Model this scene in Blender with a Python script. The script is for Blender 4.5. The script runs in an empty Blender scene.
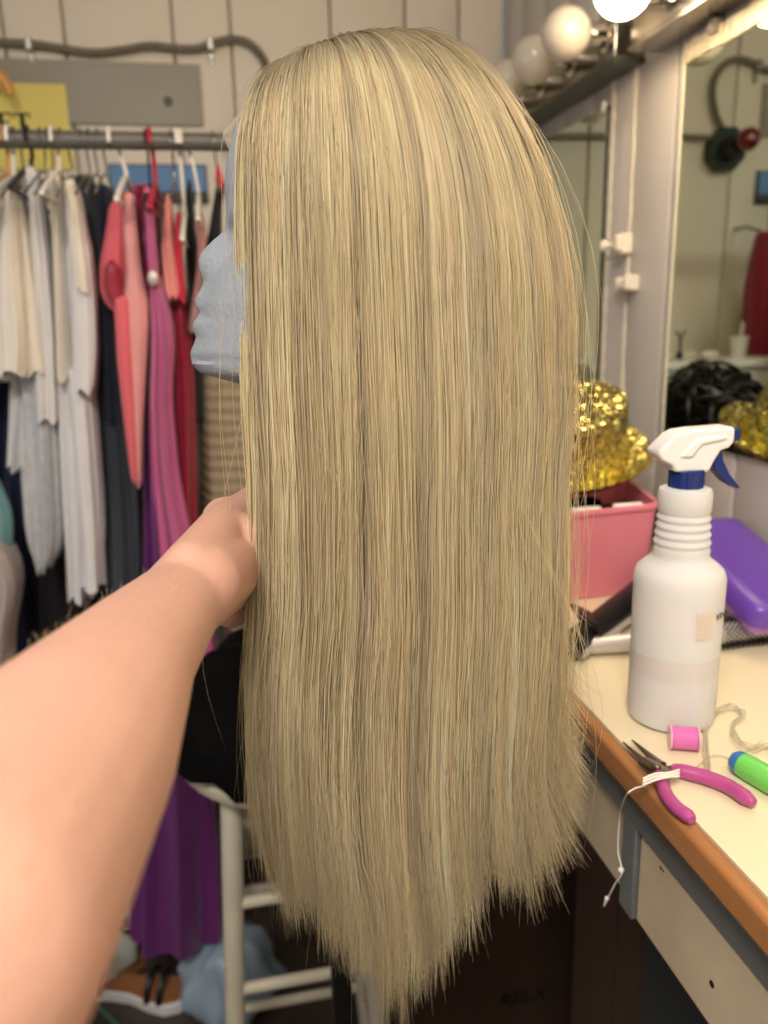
import bpy, bmesh, math, random
import numpy as np
from mathutils import Vector, Matrix, Quaternion
random.seed(7); rng = np.random.default_rng(11)
S = bpy.context.scene
COL = S.collection
CAMZ = 1.5
F = 789.988
A = np.array([[0.9802508619864465, -0.1962898689781319, -0.024052752677609417],
              [-0.07042998911002513, -0.23286457732281976, -0.9699555171564399],
              [0.1847914072915301, 0.9524937668902603, -0.2420903959813431]])
# ------------------------------------------------------------------ measuring helpers
def ray(x, y): return A.T @ np.array([(x-384)/F, (y-512)/F, 1.0])
def at(x, y, X=None, Y=None, Z=None, T=None):
    """place in the room seen at a photograph pixel, on a known plane"""
    d = ray(x, y)
    if X is not None: t = X/d[0]
    elif Y is not None: t = Y/d[1]
    elif Z is not None: t = (Z-CAMZ)/d[2]
    else: t = T
    return np.array([d[0]*t, d[1]*t, d[2]*t+CAMZ])
def dist(x, y, Y): return Y/ray(x, y)[1]
U = np.array([0.9817, -0.1905, 0.0]); Vd = np.array([0.1905, 0.9817, 0.0]); V0 = 0.62
def hf(u, v, dz): return U*u + Vd*(V0+v) + np.array([0, 0, CAMZ+dz])
def px2head(x, y, v=0.0):
    d = ray(x, y); t = (V0+v)/(d @ Vd); p = d*t
    return p @ U, p[2]
# ------------------------------------------------------------------ materials
def lin(c):
    c = np.array(c, float)/255
    return tuple(np.where(c <= .04045, c/12.92, ((c+.055)/1.055)**2.4))
def mat(name, col, rough=.5, metal=0, bump=0, bscale=50, var=0, vscale=8, spec=.5, trans=0, ior=1.45, sss=0, emit=None, estr=0, attr=None, sheen=0, stretch=None, alpha=1, coat=0, aniso=0):
    m = bpy.data.materials.new(name); m.use_nodes = True
    nt = m.node_tree; N = nt.nodes; L = nt.links
    b = N['Principled BSDF']; c = lin(col)
    b.inputs['Base Color'].default_value = (*c, 1)
    b.inputs['Roughness'].default_value = rough; b.inputs['Metallic'].default_value = metal
    b.inputs['Specular IOR Level'].default_value = spec; b.inputs['IOR'].default_value = ior
    b.inputs['Transmission Weight'].default_value = trans
    b.inputs['Alpha'].default_value = alpha
    b.inputs['Coat Weight'].default_value = coat
    if sss:
        b.inputs['Subsurface Weight'].default_value = sss; b.inputs['Subsurface Radius'].default_value = (.012, .005, .003)
        b.inputs['Subsurface Scale'].default_value = 1.0
    if sheen:
        b.inputs['Sheen Weight'].default_value = sheen; b.inputs['Sheen Roughness'].default_value = .4
    if aniso: b.inputs['Anisotropic'].default_value = aniso
    if emit:
        b.inputs['Emission Color'].default_value = (*lin(emit), 1); b.inputs['Emission Strength'].default_value = estr
    if attr:
        a = N.new('ShaderNodeAttribute'); a.attribute_name = attr; L.new(a.outputs['Color'], b.inputs['Base Color'])
    if bump or var:
        tc = N.new('ShaderNodeTexCoord'); mp = N.new('ShaderNodeMapping'); L.new(tc.outputs['Object'], mp.inputs['Vector'])
        if stretch: mp.inputs['Scale'].default_value = stretch
    if bump:
        n = N.new('ShaderNodeTexNoise'); n.inputs['Scale'].default_value = bscale; n.inputs['Detail'].default_value = 4
        L.new(mp.outputs['Vector'], n.inputs['Vector'])
        bp = N.new('ShaderNodeBump'); bp.inputs['Strength'].default_value = bump; bp.inputs['Distance'].default_value = .002
        L.new(n.outputs['Fac'], bp.inputs['Height']); L.new(bp.outputs['Normal'], b.inputs['Normal'])
    if var:
        n = N.new('ShaderNodeTexNoise'); n.inputs['Scale'].default_value = vscale; n.inputs['Detail'].default_value = 3
        L.new(mp.outputs['Vector'], n.inputs['Vector'])
        r = N.new('ShaderNodeMapRange'); r.inputs['From Min'].default_value = .3; r.inputs['From Max'].default_value = .7
        r.inputs['To Min'].default_value = 1-var; r.inputs['To Max'].default_value = 1+var*.6
        L.new(n.outputs['Fac'], r.inputs['Value'])
        mx = N.new('ShaderNodeVectorMath'); mx.operation = 'SCALE'
        mx.inputs[0].default_value = c; L.new(r.outputs['Result'], mx.inputs['Scale'])
        L.new(mx.outputs['Vector'], b.inputs['Base Color'])
    return m
M = {}
M['wall'] = mat('cream wall paint', (222, 214, 200), .45, bump=.25, bscale=18, var=.03, vscale=4)
M['wall_side'] = mat('grey beige wall paint', (196, 190, 184), .42, bump=.3, bscale=16, var=.05, vscale=5)
M['seam'] = mat('old white caulk', (228, 220, 202), .5, bump=.6, bscale=60)
M['greyboard'] = mat('grey painted board', (142, 137, 124), .4, var=.05, vscale=7)
M['mirror'] = mat('mirror glass', (205, 212, 196), .015, metal=1)
M['dirtymirror'] = mat('worn mirror edge', (225, 215, 185), .35, metal=.35, bump=1, bscale=120)
M['mirroredge'] = mat('dark mirror edge', (60, 66, 56), .3)
M['chrome'] = mat('chrome', (205, 200, 192), .12, metal=1)
M['bar'] = mat('brushed chrome bar', (165, 160, 152), .22, metal=1)
M['bulb'] = mat('unlit opal bulb', (214, 205, 188), .12, sss=.3, coat=.5)
M['lit'] = mat('lit opal bulb', (255, 240, 210), .2, emit=(255, 228, 190), estr=30)
M['steel'] = mat('dull steel tube', (112, 110, 104), .5, metal=.35)
M['conduit'] = mat('armoured conduit', (126, 120, 106), .4, metal=.5)
M['clip'] = mat('zinc clip', (170, 165, 155), .3, metal=.9)
M['greenbox'] = mat('dark green enamel', (32, 52, 46), .35)
M['blackrub'] = mat('black rubber', (28, 28, 28), .5)
M['redbulb'] = mat('dark red glass bulb', (110, 10, 22), .08, coat=1)
M['counter'] = mat('cream laminate', (240, 224, 190), .32, var=.02, vscale=3)
M['woodtrim'] = mat('orange varnished wood', (174, 118, 70), .3, var=.16, vscale=6, stretch=(14, 1, 14), bump=.15, bscale=40, coat=.3)
M['apron'] = mat('blue grey frame paint', (104, 106, 108), .4, var=.06, vscale=9)
M['drawer'] = mat('cream drawer paint', (196, 180, 152), .4, var=.10, vscale=14, bump=.2, bscale=30)
M['floor'] = mat('dark floor', (70, 60, 52), .5, var=.2, vscale=5)
M['ceil'] = mat('ceiling paint', (225, 220, 210), .7)
M['foam'] = mat('white styrofoam', (152, 159, 168), .6, bump=.5, bscale=260, sss=.1)
M['skin'] = mat('skin', (208, 160, 140), .5, sss=.12, bump=.25, bscale=220, var=.05, vscale=22)
M['fuzz'] = mat('arm hair', (215, 190, 140), .4)
M['nail'] = mat('nail', (235, 190, 175), .25)
M['hair'] = mat('blonde hair fibre', (205, 188, 150), .42, spec=.4, attr='tone')
nt_h = M['hair'].node_tree; tr_ = nt_h.nodes.new('ShaderNodeBsdfTranslucent'); mx_ = nt_h.nodes.new('ShaderNodeMixShader'); mx_.inputs[0].default_value = .48
nt_h.links.new(nt_h.nodes['Attribute'].outputs['Color'], tr_.inputs['Color']); nt_h.links.new(nt_h.nodes['Principled BSDF'].outputs[0], mx_.inputs[1]); nt_h.links.new(tr_.outputs[0], mx_.inputs[2]); nt_h.links.new(mx_.outputs[0], nt_h.nodes['Material Output'].inputs[0])
M['lace'] = mat('lace mesh', (200, 185, 165), .7, alpha=.25)
M['plastic'] = mat('milky plastic', (254, 250, 247), .4, trans=.30, ior=1.06, sss=.4)
M['liquid'] = mat('cloudy liquid', (252, 245, 240), .35, trans=.4, ior=1.05)
M['whiteplastic'] = mat('white plastic', (240, 238, 236), .28)
M['navy'] = mat('navy plastic', (26, 46, 112), .3)
M['pinkbin'] = mat('pink plastic', (244, 142, 156), .3, sss=.15)
M['purple'] = mat('purple plastic', (104, 66, 172), .35, coat=.2)
M['lilac'] = mat('lilac translucent plastic', (160, 120, 190), .3)
M['thread'] = mat('pink thread', (226, 120, 186), .4, bump=.6, bscale=10, stretch=(1, 1, 1))
M['spool'] = mat('pale pink spool', (240, 180, 205), .3)
M['grip'] = mat('magenta grip', (180, 78, 140), .35, bump=.1, bscale=90)
M['plier'] = mat('tool steel', (150, 140, 125), .25, metal=1)
M['green'] = mat('lime green handle', (120, 210, 96), .3)
M['blue'] = mat('blue handle tip', (50, 120, 190), .35)
M['clear'] = mat('clear thread', (235, 228, 205), .2, trans=.5, ior=1.3)
M['cotton'] = mat('white cotton', (235, 230, 220), .7)
M['silver'] = mat('silver grip', (205, 200, 196), .3, metal=.4)
M['bristle'] = mat('black bristle', (22, 20, 20), .5)
M['blackplastic'] = mat('black plastic', (14, 14, 14), .4)
M['blackhair'] = mat('black hair', (24, 20, 18), .35)
M['stool'] = mat('chipped white stool paint', (196, 190, 172), .4, var=.08, vscale=20)
M['blackcloth'] = mat('black cloth', (7, 7, 8), .95, spec=.1, bump=.4, bscale=60)
M['cardboard'] = mat('brown cardboard', (70, 50, 38), .75, var=.08, vscale=10)
M['ink'] = mat('black ink', (16, 14, 14), .6)
M['blueink'] = mat('blue ink', (30, 70, 120), .6)
M['bag'] = mat('bluish plastic bag', (150, 170, 190), .3, bump=1, bscale=18, trans=.15)
M['bagw'] = mat('white plastic bag', (178, 180, 172), .35, bump=1, bscale=18)
M['redwood'] = mat('dark red wood', (78, 26, 20), .25, coat=.5)
M['whitebox'] = mat('white carton', (200, 205, 208), .6)
M['shoe'] = mat('white shoe', (220, 220, 222), .35)
M['tan'] = mat('tan leather', (150, 98, 60), .5)
M['strap'] = mat('green cord', (60, 110, 90), .5)
M['yellow'] = mat('yellow paper', (226, 212, 120), .7)
M['bluepic'] = mat('blue print', (92, 138, 190), .5, var=.1, vscale=12)
M['darkframe'] = mat('dark frame', (50, 55, 58), .5)
M['woodhang'] = mat('honey wood', (215, 160, 90), .4)
M['wire'] = mat('hanger wire', (150, 148, 145), .2, metal=1)
M['hwhite'] = mat('white hanger plastic', (240, 236, 228), .35)
M['hblack'] = mat('black hanger plastic', (20, 20, 20), .4)
M['hred'] = mat('red hanger plastic', (190, 30, 60), .35)
M['warmbulbshade'] = mat('lamp diffuser', (255, 250, 240), .5, emit=(255, 238, 214), estr=3)
def cloth(name, col, **k):
    d = dict(rough=.8, bump=.3, bscale=35, sheen=.2, var=.05, vscale=10); d.update(k)
    return mat(name, col, **d)
M['c_cream'] = cloth('cream cotton', (234, 226, 212)); M['c_white'] = cloth('white cotton', (226, 224, 226))
M['c_lacew'] = cloth('pale grey lace', (190, 192, 198), bump=1, bscale=90, var=.14, vscale=70)
M['c_slate'] = cloth('slate cloth', (62, 68, 76)); M['c_navy'] = cloth('navy cloth', (24, 34, 62))
M['c_navy2'] = cloth('dark navy velvet', (16, 28, 56), rough=.6); M['c_teal'] = cloth('pale teal cloth', (120, 165, 170))
M['c_coral'] = cloth('coral cloth', (226, 104, 114)); M['c_pink'] = cloth('pale pink lining', (228, 158, 160))
M['c_crim'] = cloth('crimson satin', (140, 30, 72), rough=.35, bump=.1); M['c_mauve'] = cloth('mauve satin', (196, 96, 146), rough=.3, bump=.1, sheen=.4)
M['c_salmon'] = cloth('salmon satin', (232, 146, 140), rough=.4, bump=.1); M['c_red'] = cloth('red cloth', (206, 40, 66))
M['c_dred'] = cloth('dark red satin', (150, 22, 52), rough=.4, bump=.1); M['c_black'] = cloth('black cloth hanging', (18, 17, 19))
M['c_purple'] = cloth('plum satin', (104, 44, 110), rough=.3, bump=.1); M['c_blush'] = cloth('blush print', (196, 150, 146), var=.3, vscale=60)
M['c_grey'] = cloth('pinkish grey knit', (178, 164, 162), bump=1, bscale=40)
def plaid():
    m = mat('tan crinkled weave', (150, 132, 104), .85)
    N = m.node_tree.nodes; L = m.node_tree.links; b = N['Principled BSDF']
    tc = N.new('ShaderNodeTexCoord'); w1 = N.new('ShaderNodeTexWave'); w1.bands_direction = 'Z'; w1.inputs['Scale'].default_value = 14; w1.inputs['Distortion'].default_value = 2.5; w1.inputs['Detail'].default_value = 3
    w2 = N.new('ShaderNodeTexWave'); w2.bands_direction = 'X'; w2.inputs['Scale'].default_value = 16; w2.inputs['Distortion'].default_value = 3
    L.new(tc.outputs['Object'], w1.inputs['Vector']); L.new(tc.outputs['Object'], w2.inputs['Vector'])
    ad = N.new('ShaderNodeMath'); ad.operation = 'MULTIPLY'; L.new(w1.outputs['Fac'], ad.inputs[0]); L.new(w2.outputs['Fac'], ad.inputs[1])
    r = N.new('ShaderNodeValToRGB'); r.color_ramp.elements[0].color = (*lin((156, 142, 116)), 1); r.color_ramp.elements[1].color = (*lin((168, 153, 126)), 1)
    L.new(ad.outputs[0], r.inputs['Fac']); L.new(r.outputs['Color'], b.inputs['Base Color'])
    bp = N.new('ShaderNodeBump'); bp.inputs['Strength'].default_value = .6; bp.inputs['Distance'].default_value = .004
    L.new(w1.outputs['Fac'], bp.inputs['Height']); L.new(bp.outputs['Normal'], b.inputs['Normal'])
    return m
M['c_tan'] = plaid()
def glitter(name, c0, c1):
    m = mat(name, c0, .2, metal=1)
    N = m.node_tree.nodes; L = m.node_tree.links; b = N['Principled BSDF']
    tc = N.new('ShaderNodeTexCoord'); v = N.new('ShaderNodeTexVoronoi'); v.inputs['Scale'].default_value = 300
    L.new(tc.outputs['Object'], v.inputs['Vector'])
    g = N.new('ShaderNodeNewGeometry'); s = N.new('ShaderNodeVectorMath'); s.operation = 'SUBTRACT'; s.inputs[1].default_value = (.5, .5, .5)
    L.new(v.outputs['Color'], s.inputs[0])
    k = N.new('ShaderNodeVectorMath'); k.operation = 'SCALE'; k.inputs['Scale'].default_value = 1.15; L.new(s.outputs[0], k.inputs[0])
    a = N.new('ShaderNodeVectorMath'); a.operation = 'ADD'; L.new(k.outputs[0], a.inputs[0]); L.new(g.outputs['Normal'], a.inputs[1])
    n = N.new('ShaderNodeVectorMath'); n.operation = 'NORMALIZE'; L.new(a.outputs[0], n.inputs[0]); L.new(n.outputs[0], b.inputs['Normal'])
    r = N.new('ShaderNodeValToRGB'); r.color_ramp.elements[0].color = (*lin(c0), 1); r.color_ramp.elements[1].color = (*lin(c1), 1)
    sp = N.new('ShaderNodeSeparateColor'); L.new(v.outputs['Color'], sp.inputs[0]); L.new(sp.outputs[0], r.inputs['Fac']); L.new(r.outputs['Color'], b.inputs['Base Color'])
    return m
M['gold'] = glitter('gold glitter', (150, 126, 44), (255, 242, 160))
# ------------------------------------------------------------------ object helpers
class G:
    def __init__(s): s.v = []; s.f = []; s.n = 0; s.col = None
    def add(s, v, f):
        v = np.asarray(v, float).reshape(-1, 3); s.v.append(v); s.f += [tuple(i+s.n for i in q) for q in f]; s.n += len(v); return s
    def box(s, lo, hi, R=None, c=None):
        x0, y0, z0 = lo; x1, y1, z1 = hi
        v = np.array([(x, y, z) for x in (x0, x1) for y in (y0, y1) for z in (z0, z1)], float)
        if R is not None: v = (v-c) @ np.array(R).T + c
        return s.add(v, [(0, 1, 3, 2), (4, 6, 7, 5), (0, 4, 5, 1), (2, 3, 7, 6), (0, 2, 6, 4), (1, 5, 7, 3)])
    def loft(s, rings, cap=True, closed=True):
        n = len(rings[0]); v = np.concatenate(rings); f = []
        for i in range(len(rings)-1):
            for j in range(n if closed else n-1):
                k = (j+1) % n; f.append((i*n+j, i*n+k, (i+1)*n+k, (i+1)*n+j))
        if cap: f.append(tuple(range(n-1, -1, -1))); m = (len(rings)-1)*n; f.append(tuple(m+j for j in range(n)))
        return s.add(v, f)
    def tube(s, pts, r, n=10, smooth=0, flat=1.0, cap=True):
        P = np.array(pts, float); Rr = np.full(len(P), r, float) if np.isscalar(r) else np.array(r, float)
        if smooth: P, Rr = spline(P, Rr, smooth)
        d = np.gradient(P, axis=0); d /= np.linalg.norm(d, axis=1)[:, None]+1e-12
        up = np.array([0, 0, 1.]) if abs(d[0][2]) < .9 else np.array([0, 1., 0])
        a = np.cross(up, d[0]); a /= np.linalg.norm(a); rings = []
        for p, t, q in zip(P, d, Rr):
            a = a-t*(a @ t); a /= np.linalg.norm(a); b = np.cross(t, a); an = np.arange(n)*2*math.pi/n
            rings.append(p+q*(np.cos(an)[:, None]*a+flat*np.sin(an)[:, None]*b))
        return s.loft(rings, cap)
    def lathe(s, prof, c=(0, 0, 0), n=40, axis=(0, 0, 1), cap=True):
        ax = np.array(axis, float); ax /= np.linalg.norm(ax)
        t = np.array([1., 0, 0]) if abs(ax[0]) < .9 else np.array([0, 1., 0]); a = np.cross(ax, t); a /= np.linalg.norm(a); b = np.cross(ax, a)
        an = np.arange(n)*2*math.pi/n
        rings = [np.array(c)+ax*h+max(r, 1e-5)*(np.cos(an)[:, None]*a+np.sin(an)[:, None]*b) for r, h in prof]
        return s.loft(rings, cap)
    def ball(s, c, r, n=20, sc=(1, 1, 1)):
        k = n//2; rings = []
        an = np.arange(n)*2*math.pi/n
        for i in range(k+1):
            p = math.pi*(.004+.992*i/k)
            rings.append(np.array(c)+r*np.array(sc)*np.stack([np.sin(p)*np.cos(an), np.sin(p)*np.sin(an), np.full(n, -math.cos(p))], 1))
        return s.loft(rings)
    def prism(s, pts, n, th):
        """outline (3D points on a plane) given a real thickness along n"""
        P = np.array(pts, float); n = np.array(n, float); n /= np.linalg.norm(n)
        return s.loft([P-n*th/2, P+n*th/2])
def spline(P, R, k):
    m = len(P); out = []; ro = []
    for i in range(m-1):
        p0 = P[max(i-1, 0)]; p1 = P[i]; p2 = P[i+1]; p3 = P[min(i+2, m-1)]
        for j in range(k):
            t = j/k; out.append(.5*((2*p1)+(-p0+p2)*t+(2*p0-5*p1+4*p2-p3)*t*t+(-p0+3*p1-3*p2+p3)*t**3)); ro.append(R[i]*(1-t)+R[i+1]*t)
    out.append(P[-1]); ro.append(R[-1]); return np.array(out), np.array(ro)
def props(o, label=None, cat=None, group=None, kind=None):
    if label: o['label'] = label
    if cat: o['category'] = cat
    if group: o['group'] = group
    if kind: o['kind'] = kind
    return o
def empty(name, loc, label, cat, group=None):
    o = bpy.data.objects.new(name, None); COL.objects.link(o); o.location = loc; o.empty_display_size = .02
    return props(o, label, cat, group)
def wloc(o):
    p = np.zeros(3)
    while o is not None: p = p+np.array(o.location); o = o.parent
    return p
def build(name, g, m, parent=None, smooth=True, bevel=0, origin=None, fix=True, solid=0, bseg=2):
    v = np.concatenate(g.v); o_ = (wloc(parent) if parent is not None else None)
    if o_ is None:
        o_ = np.array(origin) if origin is not None else np.array([(v[:, 0].min()+v[:, 0].max())/2, (v[:, 1].min()+v[:, 1].max())/2, v[:, 2].min()])
    me = bpy.data.meshes.new(name); me.from_pydata((v-o_).tolist(), [], g.f)
    if fix:
        bm = bmesh.new(); bm.from_mesh(me); bmesh.ops.recalc_face_normals(bm, faces=bm.faces); bm.to_mesh(me); bm.free()
    me.materials.append(M[m] if isinstance(m, str) else m)
    ob = bpy.data.objects.new(name, me); COL.objects.link(ob)
    if parent is not None: ob.parent = parent
    else: ob.location = o_
    if smooth:
        me.shade_smooth()
        if fix: me.set_sharp_from_angle(angle=math.radians(42))
    if solid:
        q = ob.modifiers.new('thick', 'SOLIDIFY'); q.thickness = solid; q.offset = -1
    if bevel:
        q = ob.modifiers.new('bevel', 'BEVEL'); q.width = bevel; q.segments = bseg; q.limit_method = 'ANGLE'; q.angle_limit = math.radians(40); me.shade_smooth()
    return ob
def rod(a, b, r): return G().tube([a, b], r)
# ================================================================== camera
cd = bpy.data.cameras.new('camera'); cam = bpy.data.objects.new('camera', cd); COL.objects.link(cam)
cam.matrix_world = Matrix(((A[0][0], -A[1][0], -A[2][0], 0), (A[0][1], -A[1][1], -A[2][1], 0), (A[0][2], -A[1][2], -A[2][2], CAMZ), (0, 0, 0, 1)))
cd.sensor_fit = 'VERTICAL'; cd.sensor_height = 36; cd.lens = F/1024*36; cd.clip_start = .01; cd.clip_end = 30
cd.dof.use_dof = True; cd.dof.focus_distance = .56; cd.dof.aperture_fstop = 4.6
S.camera = cam
S.view_settings.view_transform = 'Standard'; S.view_settings.look = 'None'; S.view_settings.gamma = 1; S.view_settings.exposure = 0
S.view_settings.use_curve_mapping = False
# ================================================================== room shell
WX, DY, CH = .707, 2.0, 2.65
LX, RY = -2.0, -1.6
def boards(axis, seams, lo, hi, fixed, depth, z0, z1, gap=.006):
    g = G(); e = [lo]+sorted(seams)+[hi]
    for a, b in zip(e[:-1], e[1:]):
        if axis == 'X': g.box((a+gap/2, fixed, z0), (b-gap/2, fixed+depth, z1))
        else: g.box((fixed, a+gap/2, z0), (fixed+depth, b-gap/2, z1))
    if axis == 'X': g.box((lo, fixed+.022, z0), (hi, fixed+depth+.02, z1))
    else: g.box((fixed+.022, lo, z0), (fixed+depth+.02, hi, z1))
    return g
bs = [-.412, -.289, -.06, .066, .291, .466, .596]+[-.412-.19*i for i in range(1, 8)]
props(build('wall_back', boards('X', bs, LX, WX, DY, .03, 0, CH), 'wall', smooth=False, bevel=.002), kind='structure')
rs = [.42, .56, .70, .85, .994, 1.105, 1.212, 1.336, 1.495, 1.63, 1.755, 1.88]+[.42-.15*i for i in range(1, 12)]
props(build('wall_right', boards('Y', rs, RY, DY, WX, .03, 0, CH), 'wall_side', smooth=False, bevel=.003), kind='structure')
props(build('wall_left', G().box((LX-.03, RY, 0), (LX, DY, CH)), 'wall', smooth=False), kind='structure')
props(build('wall_rear', G().box((LX, RY-.03, 0), (WX, RY, CH)), 'wall', smooth=False), kind='structure')
props(build('floor', G().box((LX, RY, -.05), (WX, DY, 0)), 'floor', smooth=False), kind='structure')
props(build('ceiling', G().box((LX, RY, CH), (WX, DY, CH+.05)), 'ceil', smooth=False), kind='structure')
g = G(); 
zz = np.linspace(1.0, 2.65, 60)
for i in range(len(zz)-1):
    w = .0035+.0015*math.sin(i*1.7)+.0012*math.sin(i*.63); o_ = .001*math.sin(i*.9)
    g.box((WX-.004, 1.336-w+o_, zz[i]), (WX, 1.336+w+o_, zz[i+1]+.001))
props(build('trim_1', g, 'seam', bevel=.001), kind='structure')
# ceiling lamp (the room's own light)
t = empty('ceiling_lamp', (-.30, -.55, CH), 'square white ceiling lamp above the camera', 'ceiling lamp')
build('housing', G().box((-.62, -.87, CH-.05), (.02, -.23, CH)), 'whiteplastic', t, bevel=.005)
build('diffuser', G().box((-.60, -.85, CH-.06), (.0, -.25, CH-.05)), 'warmbulbshade', t)
# ================================================================== things on the back wall
g = G().box((-.62, DY-.008, CAMZ+.425), (-.008, DY, CAMZ+.552)); 
t = empty('wall_board', (-.31, DY, CAMZ+.425), 'grey painted board screwed across the cream wall planks behind the rail', 'board')
build('board', g, 'greyboard', t, bevel=.002)
p = at(168, 101, Y=DY-.012)
build('screw', G().lathe([(.009, 0), (.009, .004), (.006, .006), (.004, .004)], (p[0], DY-.008, p[2]), 20, (0, -1, 0)), 'mirroredge', t)
# yellow notice
ym = at(66, 85, Y=DY-.01); yt = at(0, 85, Y=DY-.01)
t = empty('paper_notice', (-.43, DY-.009, CAMZ+.33), 'yellow paper notice printed with large black serif letters', 'notice')
build('paper', G().box((-.56, DY-.0105, CAMZ+.33), (-.297, DY-.009, CAMZ+.503)), 'yellow', t, smooth=False)
def letter(ch, x, z, h, w, s):
    """serif capitals from strokes on the wall plane"""
    g = G(); y0, y1 = DY-.0118, DY-.0104
    def r(a, b, c, d): g.box((x+a*w, y0, z+b*h), (x+c*w, y1, z+d*h))
    k = .13
    if ch == 'I': r(.35, 0, .65, 1); r(.12, 0, .88, .09); r(.12, .91, .88, 1)
    if ch == 'T': r(.36, 0, .64, 1); r(.18, 0, .82, .08); r(.02, .9, .98, 1); r(.02, .72, .1, .95); r(.9, .72, .98, .95)
    if ch == 'E': r(.12, 0, .4, 1); r(.02, 0, .95, .09); r(.02, .91, .93, 1); r(.3, .46, .68, .54); r(.62, .36, .68, .64); r(.86, 0, .95, .28); r(.85, .74, .93, 1)
    if ch == 'L': r(.12, 0, .4, 1); r(.02, 0, .95, .09); r(.02, .92, .5, 1); r(.86, 0, .95, .28)
    if ch == 'U': r(.14, .2, .38, 1); r(.66, .2, .8, 1); r(.02, .92, .5, 1); r(.52, .92, .95, 1); r(.24, 0, .7, .12); r(.16, .06, .34, .25); r(.62, .06, .78, .25)
    if ch in 'PS': r(.12, 0, .38, 1); r(.02, 0, .5, .08); r(.3, .91, .8, 1); r(.3, .45, .8, .53); r(.7, .5, .94, .95)
    if ch == 'A': r(.1, 0, .3, .55); r(.65, 0, .9, .6); r(.2, .5, .45, .98); r(.5, .5, .75, .98); r(.2, .3, .7, .38)
    return g
zt = CAMZ+.404; h_ = .040; w_ = .035
xx = at(32, 120, Y=DY)[0]-w_
txt = G()
for i, ch in enumerate('TEIU'):
    l = letter(ch, xx-i*(w_*1.02), zt, h_, w_*.98, .1)
    for v in l.v: pass
    txt.v += l.v; txt.f += [tuple(k+txt.n for k in q) for q in l.f]; txt.n += l.n
build('lettering', txt, 'ink', t, smooth=False)
# blue picture
t = empty('wall_picture', (-.12, DY, CAMZ+.1), 'blue picture in a dark frame behind the hanging dresses', 'picture')
build('print', G().box((-.222, DY-.012, CAMZ+.285), (-.013, DY-.004, CAMZ+.34)), 'bluepic', t, smooth=False)
build('frame', G().box((-.226, DY-.018, CAMZ+.262), (-.009, DY, CAMZ+.285)).box((-.226, DY-.004, CAMZ+.285), (-.009, DY, CAMZ+.345)), 'darkframe', t, smooth=False, bevel=.002)
# conduit
t = empty('electrical_conduit', (0, DY-.015, CAMZ+.58), 'grey armoured conduit snaking along the top of the plank wall', 'conduit')
pth = [(-1.1, .585), (-.8, .578), (-.6, .588), (-.419, .580), (-.339, .577), (-.238, .566), (-.17, .573), (-.111, .583), (-.05, .580), (-.004, .582), (.036, .596), (.076, .603), (.111, .592), (.137, .560), (.141, .52), (.128, .474), (.106, .44)]
P, R_ = spline(np.array([(x, DY-.014, CAMZ+z) for x, z in pth]), np.full(len(pth), .0085), 22)
L_ = np.cumsum(np.r_[0, np.linalg.norm(np.diff(P, axis=0), axis=1)])
u_ = np.arange(0, L_[-1], .0022); P = np.stack([np.interp(u_, L_, P[:, i]) for i in range(3)], 1)
build('armoured_sleeve', G().tube(P, .0082+.0011*np.sin(u_*2*math.pi/.0075), 10), 'conduit', t)
for x, z in [(.019, .590), (-.36, .577), (-.75, .580)]:
    g = G().box((x-.006, DY-.026, CAMZ+z-.012), (x+.006, DY-.004, CAMZ+z+.012)).box((x-.006, DY-.006, CAMZ+z-.038), (x+.006, DY, CAMZ+z-.008)); g.lathe([(.005, 0), (.004, .003)], (x, DY-.006, CAMZ+z-.028), 12, (0, -1, 0))
    build('clip', g, 'clip', t, bevel=.002)
# red bulb fixture
t = empty('wall_light', (.10, DY, CAMZ+.395), 'dark green octagonal wall box holding a small red bulb', 'lamp')
an = np.arange(8)*math.pi/4+math.pi/8
oct_ = np.stack([.10+.052*np.cos(an), np.full(8, DY-.02), CAMZ+.39+.056*np.sin(an)], 1)
build('box', G().prism(oct_, (0, 1, 0), .04), 'greenbox', t, bevel=.004)
build('socket', G().lathe([(.030, 0), (.028, .02), (.022, .03), (.022, .05)], (.10, DY-.04, CAMZ+.39), 24, (0, -1, 0)), 'blackrub', t)
build('bulb', G().ball((.10, DY-.115, CAMZ+.397), .028, 24), 'redbulb', t)
build('conduit_tail', G().tube([(.15, DY-.02, CAMZ+.418), (.25, DY-.014, CAMZ+.422), (.4, DY-.014, CAMZ+.42), (.69, DY-.014, CAMZ+.415)], .007, 10, 6), 'conduit', t)
# white shelf seen in the mirror, with cup
t = empty('wall_shelf', (.28, DY-.12, CAMZ-.30), 'white shelf unit against the planks, seen in the mirror', 'shelf')
build('shelf_top', G().box((.04, DY-.26, CAMZ-.145), (.56, DY, CAMZ-.125)), 'whiteplastic', t, bevel=.004)
build('side_panel', G().box((.05, DY-.25, CAMZ-.7), (.07, DY, CAMZ-.145)), 'whiteplastic', t, bevel=.002)
build('side_panel', G().box((.53, DY-.25, CAMZ-.7), (.55, DY, CAMZ-.145)), 'whiteplastic', t, bevel=.002)
build('front_panel', G().box((.07, DY-.24, CAMZ-.34), (.53, DY-.22, CAMZ-.145)), 'whiteplastic', t, bevel=.002)
t = empty('paper_cup', (.125, DY-.18, CAMZ-.125), 'white cup with a straw on the white shelf', 'cup')
build('cup', G().lathe([(.017, 0), (.023, .05), (.024, .052), (.022, .05), (.016, .004)], (.125, DY-.18, CAMZ-.125), 24), 'whiteplastic', t)
build('straw', G().tube([(.125, DY-.18, CAMZ-.12), (.118, DY-.18, CAMZ-.04)], .004), 'whiteplastic', t)
g = G()
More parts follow.
